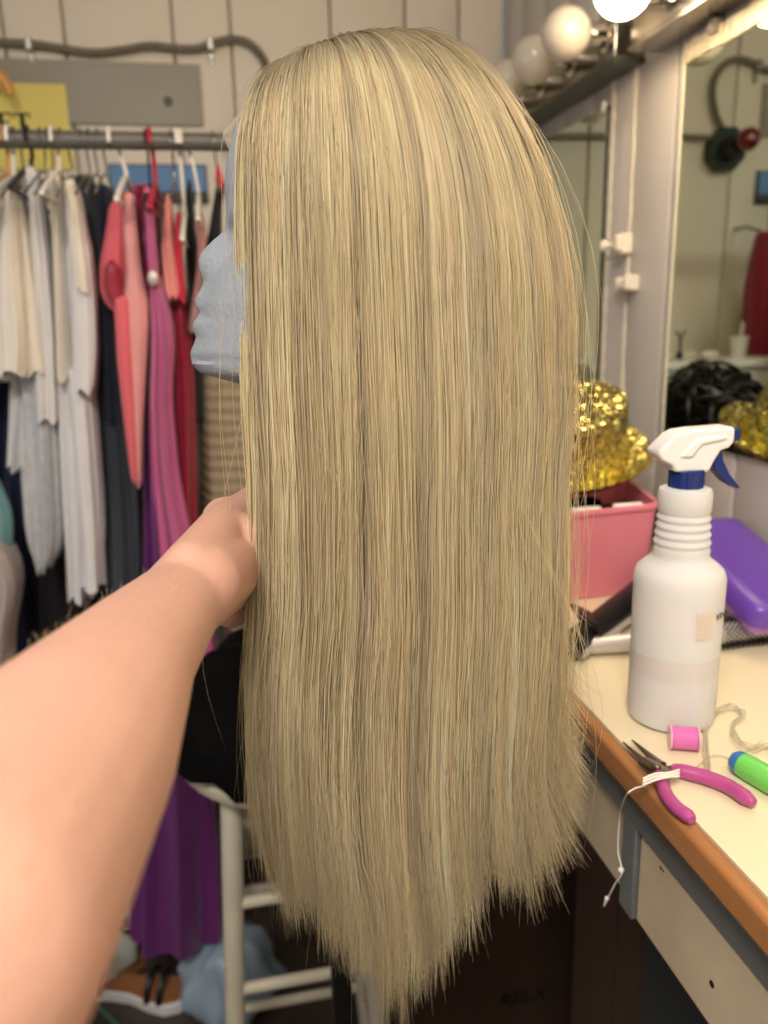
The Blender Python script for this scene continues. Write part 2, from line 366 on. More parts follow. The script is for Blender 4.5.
for i in range(7):
    c = np.array([.2+.045*i, DY-.17+.03*math.sin(i*2), CAMZ-.125]); R = .02+.008*math.sin(i*3)
    g.ball(c+np.array([0, 0, .008]), R, 12, (1.3, 1, .55))
props(build('crumpled_tissue', g, 'cotton'), 'crumpled white tissue lying along the white shelf', 'tissue')
g = G().tube([(.30, DY-.2, CAMZ-.112), (.30, DY-.2, CAMZ-.07)], .003).tube([(.29, DY-.2, CAMZ-.055), (.30, DY-.2, CAMZ-.075), (.312, DY-.2, CAMZ-.056)], .003).ball((.30, DY-.2, CAMZ-.115), .01, 10)
props(build('jewellery_hook', g, 'blackplastic'), 'small dark forked hook standing on the white shelf', 'hook')
# ================================================================== right wall: mirrors, light bars, latch
def mirror(y0, y1, label):
    t = empty('wall_mirror', (WX, (y0+y1)/2, CAMZ-.2), label, 'mirror', 'vanity mirrors on the side wall')
    build('glass', G().box((WX-.007, y0, CAMZ-.202), (WX-.001, y1, CAMZ+.351)), 'mirror', t, smooth=False)
    build('glass_edge', G().box((WX-.0068, y0-.0015, CAMZ-.2035), (WX, y0, CAMZ+.3525)).box((WX-.0068, y1, CAMZ-.2035), (WX, y1+.0015, CAMZ+.3525)).box((WX-.0068, y0, CAMZ-.2035), (WX, y1, CAMZ-.202)), 'mirroredge', t, smooth=False)
    return t
t = mirror(.36, 1.182, 'large near vanity mirror with a worn top edge and gold hat reflection')
g = G(); ys = np.linspace(.36, 1.182, 50)
for i in range(49):
    g.box((WX-.0085-.001*random.random(), ys[i], CAMZ+.348+.002*random.random()), (WX, ys[i+1]+.0005, CAMZ+.376+.004*random.random()))
build('worn_top_edge', g, 'dirtymirror', t, bevel=.001)
g = G(); zs = np.linspace(CAMZ-.2, CAMZ+.37, 70)
for i in range(69):
    g.box((WX-.0085, 1.180, zs[i]), (WX, 1.1835+.0022*random.random(), zs[i+1]))
build('chipped_side_edge', g, 'seam', t)
c = at(713, 26, X=WX-.012)
build('mounting_clip', G().box((WX-.016, c[1]-.009, c[2]-.009), (WX, c[1]+.009, c[2]+.009)).lathe([(.006, 0), (.005, .003)], (WX-.016, c[1], c[2]), 12, (-1, 0, 0)), 'clear', t, bevel=.003)
t = mirror(1.432, 2.0-.01, 'far vanity mirror in the corner beside the blonde wig')
c = at(603, 98, X=WX-.012)
build('mounting_clip', G().box((WX-.010, 1.438, CAMZ+.345), (WX, 1.450, CAMZ+.362)), 'whiteplastic', t, bevel=.003)
# cheval seams near mirror 2 : painted vertical edge strip
g = G()
for i in range(60):
    z = CAMZ-.2+i*.01; g.box((WX-.003, 1.412+.002*math.sin(i*1.9), z), (WX, 1.424+.002*math.sin(i*2.3), z+.0102))
props(build('trim_2', g, 'seam', bevel=.0008), kind='structure')
def bulb_at(t, y, lit):
    z = CAMZ+.434
    build('socket', G().lathe([(.026, 0), (.026, .004), (.019, .008), (.019, .034), (.021, .036), (.021, .04)], (WX-.055, y, z), 28, (-1, 0, 0)), 'chrome', t)
    b = G(); prof = [(.013, 0), (.015, .008)]
    for k in range(1, 18):
        a = math.pi*(.13+.87*k/17); prof.append((.040*math.sin(a), .044-.040*math.cos(a)))
    build('bulb', b.lathe(prof, (WX-.083, y, z), 36, (-1, 0, 0)), 'lit' if lit else 'bulb', t)
def lightbar(y0, y1, ys, lit, label, n):
    t = empty('vanity_light_bar', (WX, (y0+y1)/2, CAMZ+.39), label, 'vanity light', 'vanity light bars above the mirrors')
    build('back_plate', G().box((WX-.055, y0, CAMZ+.395), (WX, y1, CAMZ+.47)), 'bar', t, bevel=.003)
    build('bottom_lip', G().box((WX-.058, y0-.002, CAMZ+.388), (WX, y1+.002, CAMZ+.395)), 'mirroredge' if not lit else 'bar', t, bevel=.001)
    for i, y in enumerate(ys): bulb_at(t, y, lit)
lightbar(.44, 1.262, [1.15, 1.0, .85, .70, .55], True, 'chrome light bar with lit globe bulbs over the near mirror', 0)
lightbar(1.315, 1.96, [1.340, 1.475, 1.615, 1.755], False, 'chrome light bar with unlit white globe bulbs in the corner', 1)
# painted latch
t = empty('door_latch', (WX, 1.34, CAMZ+.05), 'white painted two piece latch with a small knob on the wall seam', 'latch')
a = at(623, 243, X=WX-.01); b = at(627, 283, X=WX-.01)
g = G().box((WX-.022, a[1]-.018, a[2]-.019), (WX, a[1]+.012, a[2]+.015)).box((WX-.03, a[1]-.016, a[2]-.014), (WX-.008, a[1]-.002, a[2]+.012)).box((WX-.016, a[1]+.008, a[2]-.012), (WX, a[1]+.03, a[2]+.01))
build('upper_plate', g, 'seam', t, bevel=.003)
build('knob', G().lathe([(.005, 0), (.005, .012), (.010, .016), (.011, .022), (.006, .026)], (WX-.012, a[1]+.026, a[2]-.001), 18, (-.6, .8, 0)), 'seam', t)
g = G().box((WX-.016, b[1]-.026, b[2]-.014), (WX, b[1]+.024, b[2]+.012)).box((WX-.026, b[1]-.026, b[2]-.012), (WX-.012, b[1]-.014, b[2]+.014)).box((WX-.026, b[1]-.004, b[2]-.008), (WX-.012, b[1]+.006, b[2]+.008)).box((WX-.022, b[1]+.014, b[2]-.012), (WX-.012, b[1]+.024, b[2]+.01))
build('lower_plate', g, 'seam', t, bevel=.003)
# ================================================================== counter
cz = CAMZ-.40
t = empty('vanity_counter', (.52, .8, 0), 'long cream topped dressing counter with wooden edge and cream drawers', 'counter')
build('counter_top', G().box((.345, RY+.1, cz-.03), (WX-.001, DY-.003, cz)), 'counter', t, smooth=False)
build('wooden_edge', G().box((.330, RY+.1, cz-.0285), (.3445, DY-.003, cz+.0006)), 'woodtrim', t, bevel=.005, bseg=3)
af = G(); fx0, fx1 = .346, .364
af.box((fx0, RY+.1, cz-.072), (fx1, DY-.003, cz-.030))
for y0, y1 in [(.587, .612), (.97, 1.0), (1.37, 1.40), (.15, .175), (-.3, -.27)]: af.box((fx0, y0, cz-.172), (fx1, y1, cz-.072))
af.box((fx0+.2, RY+.1, cz-.1), (fx1+.2, DY-.003, cz-.03))
build('front_rail', af, 'apron', t, bevel=.0015)
for i, (y0, y1) in enumerate([(.177, .585), (.614, .968), (1.002, 1.368), (-.268, .148)]):
    d = build('drawer', G().box((.349 if i != 1 else .356, y0, cz-.170), (.62, y1, cz-.075)), 'drawer', t, bevel=.004)
    if i == 0:
        q = at(712, 984, X=.349)
        build('keyhole', G().lathe([(.003, 0), (.003, .001)], (.3495, q[1], q[2]), 12, (-1, 0, 0)), 'ink', d)
        q = at(661, 868, X=.349)
        build('nail_hole', G().lathe([(.0016, 0), (.0016, .001)], (.3495, q[1], q[2]), 10, (-1, 0, 0)).lathe([(.001, 0), (.001, .001)], (.3495, q[1]-.004, q[2]), 10, (-1, 0, 0)), 'ink', d)
build('side_panel', G().box((.37, DY-.05, 0), (WX-.002, DY-.03, cz-.04)), 'apron', t)
# ================================================================== items on the counter
# --- spray bottle
by = .655; bc = at(674, 712, Y=by); bx = bc[0]-.0045; bx0 = bx
def row(py, hw):
    p = at(676, py, Y=by); return (.945*hw*dist(676, py, by)/F, p[2])
t = empty('spray_bottle', (bx, by, cz), 'milky white trigger spray bottle half full on the counter', 'spray bottle')
prof = [row(*q) for q in [(575, 46.5), (568, 44), (562, 37), (557, 30), (553, 28), (549, 29), (545, 27.4), (541, 29.3), (537, 26.9), (533, 28.7), (529, 26.4), (525, 28.2), (521, 26), (517, 27.8), (513, 25.6), (510, 27.5), (494, 28), (489, 26.5), (487, 20)]]
body = [(.036, cz+.001), (.0405, cz+.004), (.042, cz+.012), (prof[0][0]*.985, cz+.06), (prof[0][0], prof[0][1]-.012)]
prof = [(r, z) for r, z in body+prof]
build('bottle_body', G().lathe([(r, z-cz) for r, z in prof], (bx, by, cz), 48), 'plastic', t)
lv = at(676, 645, Y=by)[2]-cz
build('liquid', G().lathe([(.035, .003), (.0395, .006), (.0408, .014), (.0422, lv), (.040, lv+.0005)], (bx, by, cz), 48), 'liquid', t)
q0 = row(489, 18); q1 = row(469, 18)
g = G(); n = 48; an = np.arange(n)*2*math.pi/n; rr = q0[0]*(1+.03*np.sign(np.sin(an*12)))
g.loft([np.stack([bx+rr*np.cos(an), by+rr*np.sin(an), np.full(n, z)], 1) for z in (q0[1], q1[1])])
build('screw_collar', g, 'navy', t, bevel=.001)
def outline(pts, Y): return [at(x, y, Y=Y) for x, y in pts]
hd = [(668, 470), (667, 464), (655, 458), (652, 453), (653, 449), (668, 434), (676, 430), (690, 428), (726, 425), (728, 428), (727, 441), (722, 446), (714, 449), (708, 458), (703, 468), (700, 470)]
build('trigger_head', G().prism(outline(hd, by), (0, 1, 0), .024), 'whiteplastic', t, bevel=.005, bseg=4)
build('side_rib', G().prism(outline([(672, 455), (688, 437), (720, 433), (718, 438), (694, 443), (684, 456)], by), (0, 1, 0), .029), 'whiteplastic', t, bevel=.0025)
build('nozzle', G().prism(outline([(727, 427), (733, 426.5), (737, 429), (737, 437), (733, 441), (727, 441)], by), (0, 1, 0), .015), 'navy', t, bevel=.003)
build('trigger', G().prism(outline([(706, 456), (714, 447), (718, 449), (720, 460), (726, 473), (737, 487), (733, 487.5), (722, 481), (712, 470)], by), (0, 1, 0), .014), 'navy', t, bevel=.0025)
def curved_patch(x0, x1, y0, y1, r):
    g = G(); a0, a1 = [math.acos(max(-1, min(1, ((x-676)*dist(676, 600, by)/F)/r))) for x in (x0, x1)]
    z0, z1 = at(676, y1, Y=by)[2], at(676, y0, Y=by)[2]
    aa = np.linspace(a0, a1, 8)+.56
    lo = [(bx+r*math.cos(a), by-r*math.sin(a)) for a in aa]
    g.loft([np.array([(x, y, z) for x, y in lo]) for z in (z0, z1)], cap=False, closed=False); return g
M['sticker'] = mat('peach sticker residue', (238, 216, 196), .5, alpha=.6)
build('sticker', curved_patch(694, 709, 597, 622, .0446), 'sticker', t, fix=False)
def text(name, s, loc, size, rotm, m, parent, ext=.0002, shear=0, bold=0):
    c = bpy.data.curves.new(name, 'FONT'); c.body = s; c.size = size; c.extrude = ext; c.shear = shear; c.offset = bold; c.materials.append(M[m])
    o = bpy.data.objects.new(name, c); COL.objects.link(o); o.parent = parent
    o.matrix_local = Matrix.Translation(Vector(loc)-Vector(wloc(parent))) @ rotm
    bpy.context.view_layer.update(); me = bpy.data.meshes.new_from_object(o.evaluated_get(bpy.context.evaluated_depsgraph_get()))
    n = bpy.data.objects.new(name, me); COL.objects.link(n); n.parent = parent; n.matrix_local = o.matrix_local.copy(); bpy.data.objects.remove(o); n.name = name; return n
def basis(x, y):  # text right axis, up axis
    x = Vector(x).normalized(); z = x.cross(Vector(y)).normalized(); y = z.cross(x); return Matrix((x, y, z)).transposed().to_4x4()
a = math.radians(33)
text('handwriting', 'VIN', (bx+.0452*math.cos(1.30), by-.0452*math.sin(1.30), at(676, 606, Y=by)[2]), .0085, basis((math.sin(1.2), math.cos(1.2), .08), (0, 0, 1)), 'ink', t, shear=.3)
# --- pink bin
zr = CAMZ-.27
t = empty('storage_bin', (.52, 1.07, cz), 'pink plastic bin carrying the gold hat', 'bin')
rim = np.array([(.40, .970), (.588, .989), (.633, 1.173), (.445, 1.155)]); cen = rim.mean(0)
def lay(s, z, r=None, rr=.012):
    pts = []; q = cen+(rim-cen)*s
    for i in range(4):
        p = q[i]; a = q[i-1]-p; b = q[(i+1) % 4]-p; a /= np.linalg.norm(a); b /= np.linalg.norm(b)
        for k in range(5):
            tt = k/4; pts.append(p+a*rr*(1-tt)**2+b*rr*tt**2)
    return np.array([(x, y, z) for x, y in pts])
build('bin_body', G().loft([lay(.90, cz+.001), lay(.985, zr-.004), lay(1.03, zr-.004), lay(1.035, zr), lay(1.03, zr+.003), lay(.97, zr+.003), lay(.96, zr-.006), lay(.88, cz+.005)]), 'pinkbin', t)
g = G()
for i in range(16):
    c = np.array([.45+.15*random.random(), 1.0+.14*random.random(), zr-.02-.03*random.random()]); g.ball(c, .014+.008*random.random(), 10, (1.6, 1, .7))
props(build('bin_contents', g, 'blackcloth'), 'dark odds and ends heaped inside the pink bin', 'odds and ends', kind='stuff')
g = G().box((.455, .985, zr-.012), (.50, .998, zr+.004)).box((.52, .99, zr-.012), (.565, .998, zr+.005))
props(build('tissue_packet', g, 'whiteplastic', bevel=.003), 'clear plastic packet poking over the front rim of the pink bin', 'packet')
# --- gold hat
hc = np.array([.536, 1.12, CAMZ-.222]); ax = np.array([-.26, -.40, .87]); ax /= np.linalg.norm(ax)
t = empty('glitter_hat', tuple(hc), 'gold glitter bowler style hat tipped over the pink bin', 'hat')
g = G(); g.lathe([(.066, -.004), (.0655, .02), (.064, .05), (.0635, .085), (.063, .098), (.061, .102), (.045, .1030), (.001, .1035)], hc, 64, ax, cap=False)
build('crown', g, 'gold', t, fix=True)
def brim():
    n = 72; an = np.arange(n)*2*math.pi/n; a = np.cross(ax, [1., 0, 0]); a /= np.linalg.norm(a); b = np.cross(ax, a); rings = []
    for r, h in [(.0655, .0), (.078, .000), (.090, .004), (.098, .012), (.1, .0125), (.099, .0105), (.090, .001), (.078, -.003), (.0655, -.004)]:
        cu = h+.010*np.cos(2*an)*(max(r-.0655, 0)/.035)
        rings.append(hc+ax*cu[:, None]+r*(np.cos(an)[:, None]*a+np.sin(an)[:, None]*b))
    return G().loft(rings, cap=False)
build('brim', brim(), 'gold', t)
# --- black wigs
def curls(c, R, n, seed, r=.0022, zmin=None, loop=1.3):
    q = np.random.default_rng(seed); g = G()
    for i in range(n):
        d = q.normal(size=3); d /= np.linalg.norm(d); d[2] = abs(d[2])*.9
        e = q.normal(size=3); e -= d*(e @ d); e /= np.linalg.norm(e); pts = []
        for k in range(9):
            a = k/8*loop; p = c+R*(1+.25*math.sin(k*.8+i))*(d*math.cos(a)+e*math.sin(a))
            if zmin is not None: p[2] = max(p[2], zmin+.004)
            pts.append(p)
        g.tube(pts, r*(1+q.random()), 5, 3)
    return g
wc = np.array([.455, 1.43, CAMZ-.24])
t = empty('black_wig', (wc[0], wc[1], cz), 'tousled black wig on a stand, seen only in the near mirror', 'wig')
build('stand', G().lathe([(.05, 0), (.05, .01), (.02, .02), (.02, .09), (.06, .12), (.07, .17), (.05, .215), (.01, .23)], (wc[0], wc[1], cz), 24), 'blackrub', t)
build('hair', curls(wc+np.array([0, 0, .02]), .092, 150, 3, loop=2.6), 'blackhair', t)
wc = np.array([.655, 1.165, CAMZ-.34])
props(build('dark_hairpiece', curls(wc, .035, 60, 5, .0016, cz).ball(wc-np.array([0, 0, .02]), .03, 14, (1, 1, 1.2)), 'blackhair'), 'dark fluffy hairpiece squeezed behind the pink bin by the wall', 'hairpiece')
# --- purple case
def rbox(c, hx, hy, z0, z1, rot, rr, topin=.0):
    n = 6; cs = math.cos(rot); sn = math.sin(rot)
    def ring(ix, z):
        pts = []; ax_, ay_ = hx-ix, hy-ix; r = max(rr-ix, .002)
        for k, (sx, sy) in enumerate([(1, 1), (-1, 1), (-1, -1), (1, -1)]):
            for j in range(n+1):
                a = math.pi/2*(k+j/n); x = sx*(ax_-r)+r*math.cos(a); y = sy*(ay_-r)+r*math.sin(a); pts.append((c[0]+x*cs-y*sn, c[1]+x*sn+y*cs, z))
        return np.array(pts)
    return ring
C4 = np.array([(.575, .745, CAMZ-.335), (.682, .745, CAMZ-.335), (.688, .955, CAMZ-.282), (.581, .955, CAMZ-.282)])
e1 = C4[1]-C4[0]; e2 = C4[3]-C4[0]; L1 = np.linalg.norm(e1); L2 = np.linalg.norm(e2); e1 /= L1; e2 /= L2; e3 = np.cross(e1, e2); cc = C4.mean(0)
def cring(ins, h, rr=.018):
    pts = []; hx, hy = L1/2-ins, L2/2-ins; r = max(rr-ins, .003)
    for k, (sx, sy) in enumerate([(1, 1), (-1, 1), (-1, -1), (1, -1)]):
        for j in range(7):
            a = math.pi/2*(k+j/6); pts.append(cc+e1*(sx*(hx-r)+r*math.cos(a))+e2*(sy*(hy-r)+r*math.sin(a))+e3*h)
    return np.array(pts)
t = empty('plastic_case', tuple(C4[0]-e3*.042), 'purple plastic case with chamfered lid leaning behind the spray bottle', 'case')
build('base', G().loft([cring(.010, -.043), cring(.004, -.040), cring(.002, -.028)]), 'lilac', t)
build('lid', G().loft([cring(-.001, -.028), cring(-.001, -.008), cring(.004, -.002), cring(.014, .0), cring(.022, .0005)]), 'purple', t)
# --- round brush
zb = cz+.020
h0 = at(584, 646, Z=cz+.012); h1 = at(640, 641, Z=cz+.016); b0 = at(716, 634, Z=zb); b1 = at(800, 622, Z=zb)
t = empty('round_brush', tuple(at(650, 640, Z=cz)), 'round styling brush with pale silver handle lying behind the bottle', 'hair brush')
build('handle', G().tube([h0, h0+(h1-h0)*.05, h1, b0+(h1-b0)*.2, b0], [.008, .0105, .012, .010, .009], 20, 4), 'silver', t)
build('barrel', G().tube([b0, b1], .0125, 24), 'silver', t)
dirn = (b1-b0); Lb = np.linalg.norm(dirn); dirn /= Lb; p1 = np.cross(dirn, [0, 0, 1]); p1 /= np.linalg.norm(p1); p2 = np.cross(dirn, p1); g = G()
for i in range(34):
    for j in range(18):
        a = 2*math.pi*(j+.5*(i % 2))/18; d = p1*math.cos(a)+p2*math.sin(a); c = b0+dirn*(.004+Lb*i/34)
        g.tube([c+d*.012, c+d*.0195], [.0008, .0005], 4)
o = build('bristles', g, 'bristle', t); o['kind'] = 'stuff'
# --- black dryer/iron handle
t = empty('curling_iron', tuple(at(600, 625, Z=cz)), 'black curling iron leaning across the counter beside the pink bin', 'curling iron')
a0 = at(570, 648, Z=cz+.016); a1 = at(640, 594, Z=cz+.022)
build('handle', G().tube([a0, a0+(a1-a0)*.3, a1, a1+(a1-a0)*.6], [.017, .018, .020, .018], 20, 4), 'blackplastic', t)
build('chrome_clamp', G().tube([a0+np.array([.01, -.01, -.004]), a1+np.array([.012, -.012, -.008])], .006, 12), 'silver', t)
g = G()
for i in range(5):
    q = [at(572+i*4, 605+i*2, Z=cz+.03), at(584+i*3, 622+i, Z=cz+.035), at(594+i*2, 634+i, Z=cz+.02), at(588+i*3, 646, Z=cz+.008)]
    g.tube(q, .0035, 8, 5)
props(build('power_cable', g, 'blackplastic'), 'looped black cable bunched beside the curling iron handle', 'cable')
# --- spool
sa = at(670, 737, Z=cz+.012); sb = at(698, 739, Z=cz+.012); d = (sb-sa); L_ = np.linalg.norm(d); d /= L_
t = empty('thread_spool', (*((sa+sb)/2)[:2], cz), 'small spool of pink thread lying in front of the bottle', 'thread spool')
build('thread', G().lathe([(.0095, .0015)]+[(.0102+.0004*(k % 2), .0015+k*(L_-.003)/24) for k in range(25)], sa, 32, d), 'thread', t)
build('spool_end', G().lathe([(.0112, 0), (.0114, .0008), (.0112, .0016), (.003, .0016)], sa-d*.0006, 32, d), 'spool', t)
build('spool_end', G().lathe([(.0112, 0), (.0114, .0008), (.0112, .0016), (.003, .0016)], sb-d*.001, 32, d), 'spool', t)
# --- pliers
zp = cz+.008
def cp(x, y, z=zp): return at(x, y, Z=z)
t = empty('pliers', tuple(cp(665, 770, cz)), 'needle nose pliers with magenta grips resting on the counter edge', 'pliers')
build('jaw', G().tube([cp(623, 742), cp(645, 762), cp(655, 770)], [.0008, .0034, .005], 14, 3, .8), 'plier', t)
build('jaw', G().tube([cp(632, 740), cp(650, 756), cp(662, 766)], [.0008, .0034, .005], 14, 3, .8), 'plier', t)
build('joint', G().tube([cp(643, 761), cp(655, 768), cp(668, 776)], [.0065, .0085, .0075], 16, 3, .6).lathe([(.004, 0), (.004, .003), (.003, .0036)], cp(656, 768, zp+.004), 16), 'plier', t)
build('spring_arm', G().tube([cp(664, 771), cp(672, 768), cp(680, 772)], [.004, .0022, .003], 10, 4), 'plier', t)
build('grip', G().tube([cp(672, 768), cp(682, 771), cp(705, 777), cp(728, 786), cp(745, 797), cp(754, 803)], [.0035, .0062, .0064, .0062, .0064, .0035], 18, 6), 'grip', t)
build('grip', G().tube([cp(658, 772), cp(661, 780), cp(667, 796), cp(677, 808), cp(688, 816), cp(692, 820)], [.0035, .0055, .0058, .0056, .0058, .0035], 18, 6), 'grip', t)
# white rubber band / cotton on pliers
g = G()
for k in range(3):
    g.tube([cp(643, 785-k*3, zp+.004+k*.001), cp(655, 780-k*3, zp+.009), cp(668, 777-k*2, zp+.009), cp(679, 776-k*3, zp+.007)], .0011, 8, 6)
g.tube([cp(645, 786, zp), cp(636, 788, cz+.004), cp(628, 793, cz+.003)]+[at(624, 800, X=.318), at(620, 815, X=.335), at(618, 850, X=.338), at(622, 872, X=.336), at(615, 884, X=.336), at(607, 900, X=.336)], .0007, 6, 6)
g.tube([at(607, 898, X=.336), at(604, 906, X=.336)], [.0022, .0008], 8); g.ball(at(621, 870, X=.336), .003, 10)
props(build('cotton_thread', g, 'cotton'), 'loose white thread wrapped over the pliers and hanging off the edge', 'thread')
# clear thread tangle
g = G(); q = np.random.default_rng(4)
loop = [(708, 768), (706, 745), (709, 722), (722, 708), (738, 708), (741, 716), (733, 724), (735, 735), (748, 748), (768, 745), (780, 760)]
for k in range(5):
    g.tube([cp(x+q.normal()*2, y+q.normal()*2, cz+.003+.004*q.random()) for x, y in loop], .0006, 6, 6)
g.tube([cp(690, 775, cz+.003), cp(702, 762, cz+.004), cp(716, 755, cz+.003), cp(735, 757, cz+.003), cp(760, 742, cz+.004)], .0006, 6, 6)
props(build('clear_thread', g, 'clear'), 'tangle of clear nylon thread looping beside the green handle', 'thread')
# green handled tool
t = empty('screwdriver', tuple(cp(760, 775, cz)), 'rounded lime green tool handle with blue tip at the counter side', 'tool')
v = cp(790, 792, cz+.011)-cp(742, 764, cz+.011); c0 = cp(742, 764, cz+.011)
build('handle', G().tube([c0, c0+v*.15, c0+v*.6, c0+v*1.6, c0+v*2.4], [.0105, .0112, .0112, .0105, .009], 24, 3), 'green', t)
vd = v/np.linalg.norm(v)
build('tip', G().lathe([(.0003, -.0105), (.004, -.0102), (.0075, -.0085), (.0098, -.005), (.0106, 0), (.0107, .001)], c0, 24, vd), 'blue', t)
# ================================================================== under the counter
t = empty('cardboard_box', (.60, 1.32, 0), 'big brown cardboard box with RELX lettering under the counter', 'box')
build('carton', G().box((.26, 1.25, .02), (.80-.105, 1.60, .52)), 'cardboard', t, bevel=.003)
build('tape', G().box((.36, 1.2485, .02), (.41, 1.2498, .52)), 'cardboard', t)
q = at(497, 1008, Y=1.249)
text('lettering', 'RELX', q, .045, basis((1, 0, 0.02), (0, 0, 1)), 'ink', t, shear=.35, bold=.0008)
q = at(585, 944, Y=1.249)
text('lettering', 'CARE', q, .03, basis((1, 0, 0.02), (0, 0, 1)), 'ink', t, shear=.35) if False else None
t = empty('cardboard_box', (.60, .9, 0), 'narrow dark brown cardboard box between the big box and the cabinet', 'box')
build('carton', G().box((.50, .79, .0), (WX-.003, 1.02, .80)), 'cardboard', t, bevel=.003)
build('tape', G().box((.4975, .88, .0), (.4995, .92, .80)), 'cardboard', t)
t = empty('pedestal_cabinet', (.58, .62, 0), 'dark blue grey cabinet side below the counter drawers', 'cabinet')
build('body', G().box((.47, .48, .0), (WX-.003, .76, cz-.175)), 'darkframe', t, bevel=.002)
build('door', G().box((.466, .49, .02), (.4695, .75, cz-.185)), 'darkframe', t)
# ================================================================== stool + post
sz = CAMZ-.660
sc_ = np.array([.055, 1.12, 0])
t = empty('wooden_stool', (.055, 1.12, 0), 'chipped white painted round stool under the black cloth', 'stool')
build('seat', G().lathe([(.10, 0), (.158, .004), (.165, .012), (.165, .026), (.158, .032), (.01, .034)], (*sc_[:2], sz), 48), 'stool', t)
tops = {}; 
for i, (sx, sy) in enumerate([(-1, -1), (1, -1), (-1, 1), (1, 1)]):
    tp = np.array([.055+sx*.088, 1.12+sy*.088, sz+.004]); bt = np.array([.055+sx*.135, 1.12+sy*.135, .0]); tops[i] = (tp, bt)
    build('leg', G().tube([bt, tp], [.013, .0165], 16), 'stool', t)
def leg_pt(i, z): tp, bt = tops[i]; k = z/tp[2]; return bt+(tp-bt)*k
for z in (CAMZ-.84, CAMZ-.985, .25):
    for a, b in ((0, 1), (2, 3)): build('rung', G().tube([leg_pt(a, z), leg_pt(b, z)], .0095, 12), 'stool', t)
    for a, b in ((0, 2), (1, 3)): build('rung', G().tube([leg_pt(a, z-.04), leg_pt(b, z-.04)], .0095, 12), 'stool', t)
# black post (tripod wig stand)
t = empty('black_stand', (.10, .93, 0), 'black upright post standing in front of the white stool', 'stand')
build('post', G().box((.088, .925, .02), (.116, .945, .74)), 'blackplastic', t, bevel=.003)
build('foot', G().box((.0, .915, .0), (.20, .955, .02)), 'blackplastic', t, bevel=.004)
# black cloth on stool
g = G(); n = 56; an = np.arange(n)*2*math.pi/n; rings = []
for k, (r, z) in enumerate([(.14, .000), (.158, .004), (.172, .03), (.172, .06), (.165, .09), (.13, .118), (.06, .13), (.002, .132)]):
    q = r*(1+.11*np.sin(3*an+k*.5)+.07*np.sin(7*an+k*.6)+.03*np.sin(15*an-k)); zz_ = sz+.034+z+.022*np.sin(4*an+.5)*(k > 1)+.012*np.sin(9*an+k)*(k > 1)-(.012*np.clip(np.cos(an-math.pi*1.1), 0, 1)*(k < 3))
    rings.append(np.stack([.042+1.06*q*np.cos(an), 1.11+.85*q*np.sin(an), zz_+(.018 if k < 2 else 0)], 1))
g.loft(rings)
t = build('black_cloth', g, 'blackcloth'); props(t, 'crumpled black garment heaped on top of the white stool', 'garment')
# ================================================================== clothes rail
rz = CAMZ+.300
t = empty('clothes_rail', (-.3, 1.5, rz), 'dark grey metal clothes rail on posts crossing in front of the wall', 'clothes rail')
build('rail', G().tube([(-1.35, 1.5, rz-.0065), (.215, 1.5, rz-.0045)], .0145, 20), 'steel', t)
for x_ in (.20, -1.25):
    build('post', G().tube([(x_, 1.5, .03), (x_, 1.5, rz-.005)], .0125, 16), 'steel', t)
    build('foot', G().tube([(x_, 1.28, .015), (x_, 1.72, .015)], .014, 14), 'steel', t)
def drape(rows, Y, hy, seed=0, nf=7, amp=.10, k=46, n=56, lean=0, taper=None):
    """hanging cloth with real depth: rows = (pixel y, left, right)"""
    q = np.random.default_rng(seed+100); rows = np.array(rows, float)
    ys = np.linspace(rows[0][0], rows[-1][0], k)
    xl = np.interp(ys, rows[:, 0], rows[:, 1]); xr = np.interp(ys, rows[:, 0], rows[:, 2])
    ker = np.array([1, 2, 3, 2, 1])/9
    xl[2:-2] = np.convolve(xl, ker, 'valid'); xr[2:-2] = np.convolve(xr, ker, 'valid')
    an = np.arange(n)*2*math.pi/n; ph = q.random(4)*6; rings = []
    for i, (y, a, b) in enumerate(zip(ys, xl, xr)):
        s = i/(k-1); L = at(a, y, Y=Y); R = at(b, y, Y=Y); c = (L+R)/2; hx = (R[0]-L[0])/2
        f = 1+amp*min(1, .3+s)*np.sin(nf*an+ph[0]+1.2*math.sin(2.5*s+ph[1]))+.4*amp*np.sin((2*nf+3)*an+ph[2]-2*s)
        h = hy*(.55+.45*min(1, s*5))
        x = c[0]+hx*np.sign(np.cos(an))*np.abs(np.cos(an))**.8*f*.96; yy = Y+h*(1+np.sin(an)*f)*1.0-h*.15
        z = L[2]*.5+R[2]*.5+.006*np.sin(nf*an+ph[3])*(i == k-1)
        rings.append(np.stack([x, yy, np.full(n, 1.0)*z], 1))
    m1 = rings[0].mean(0); rings.insert(0, m1+(rings[0]-m1)*.55+np.array([0, 0, .006]))
    return G().loft(rings)
HG = 'hangers on the clothes rail'
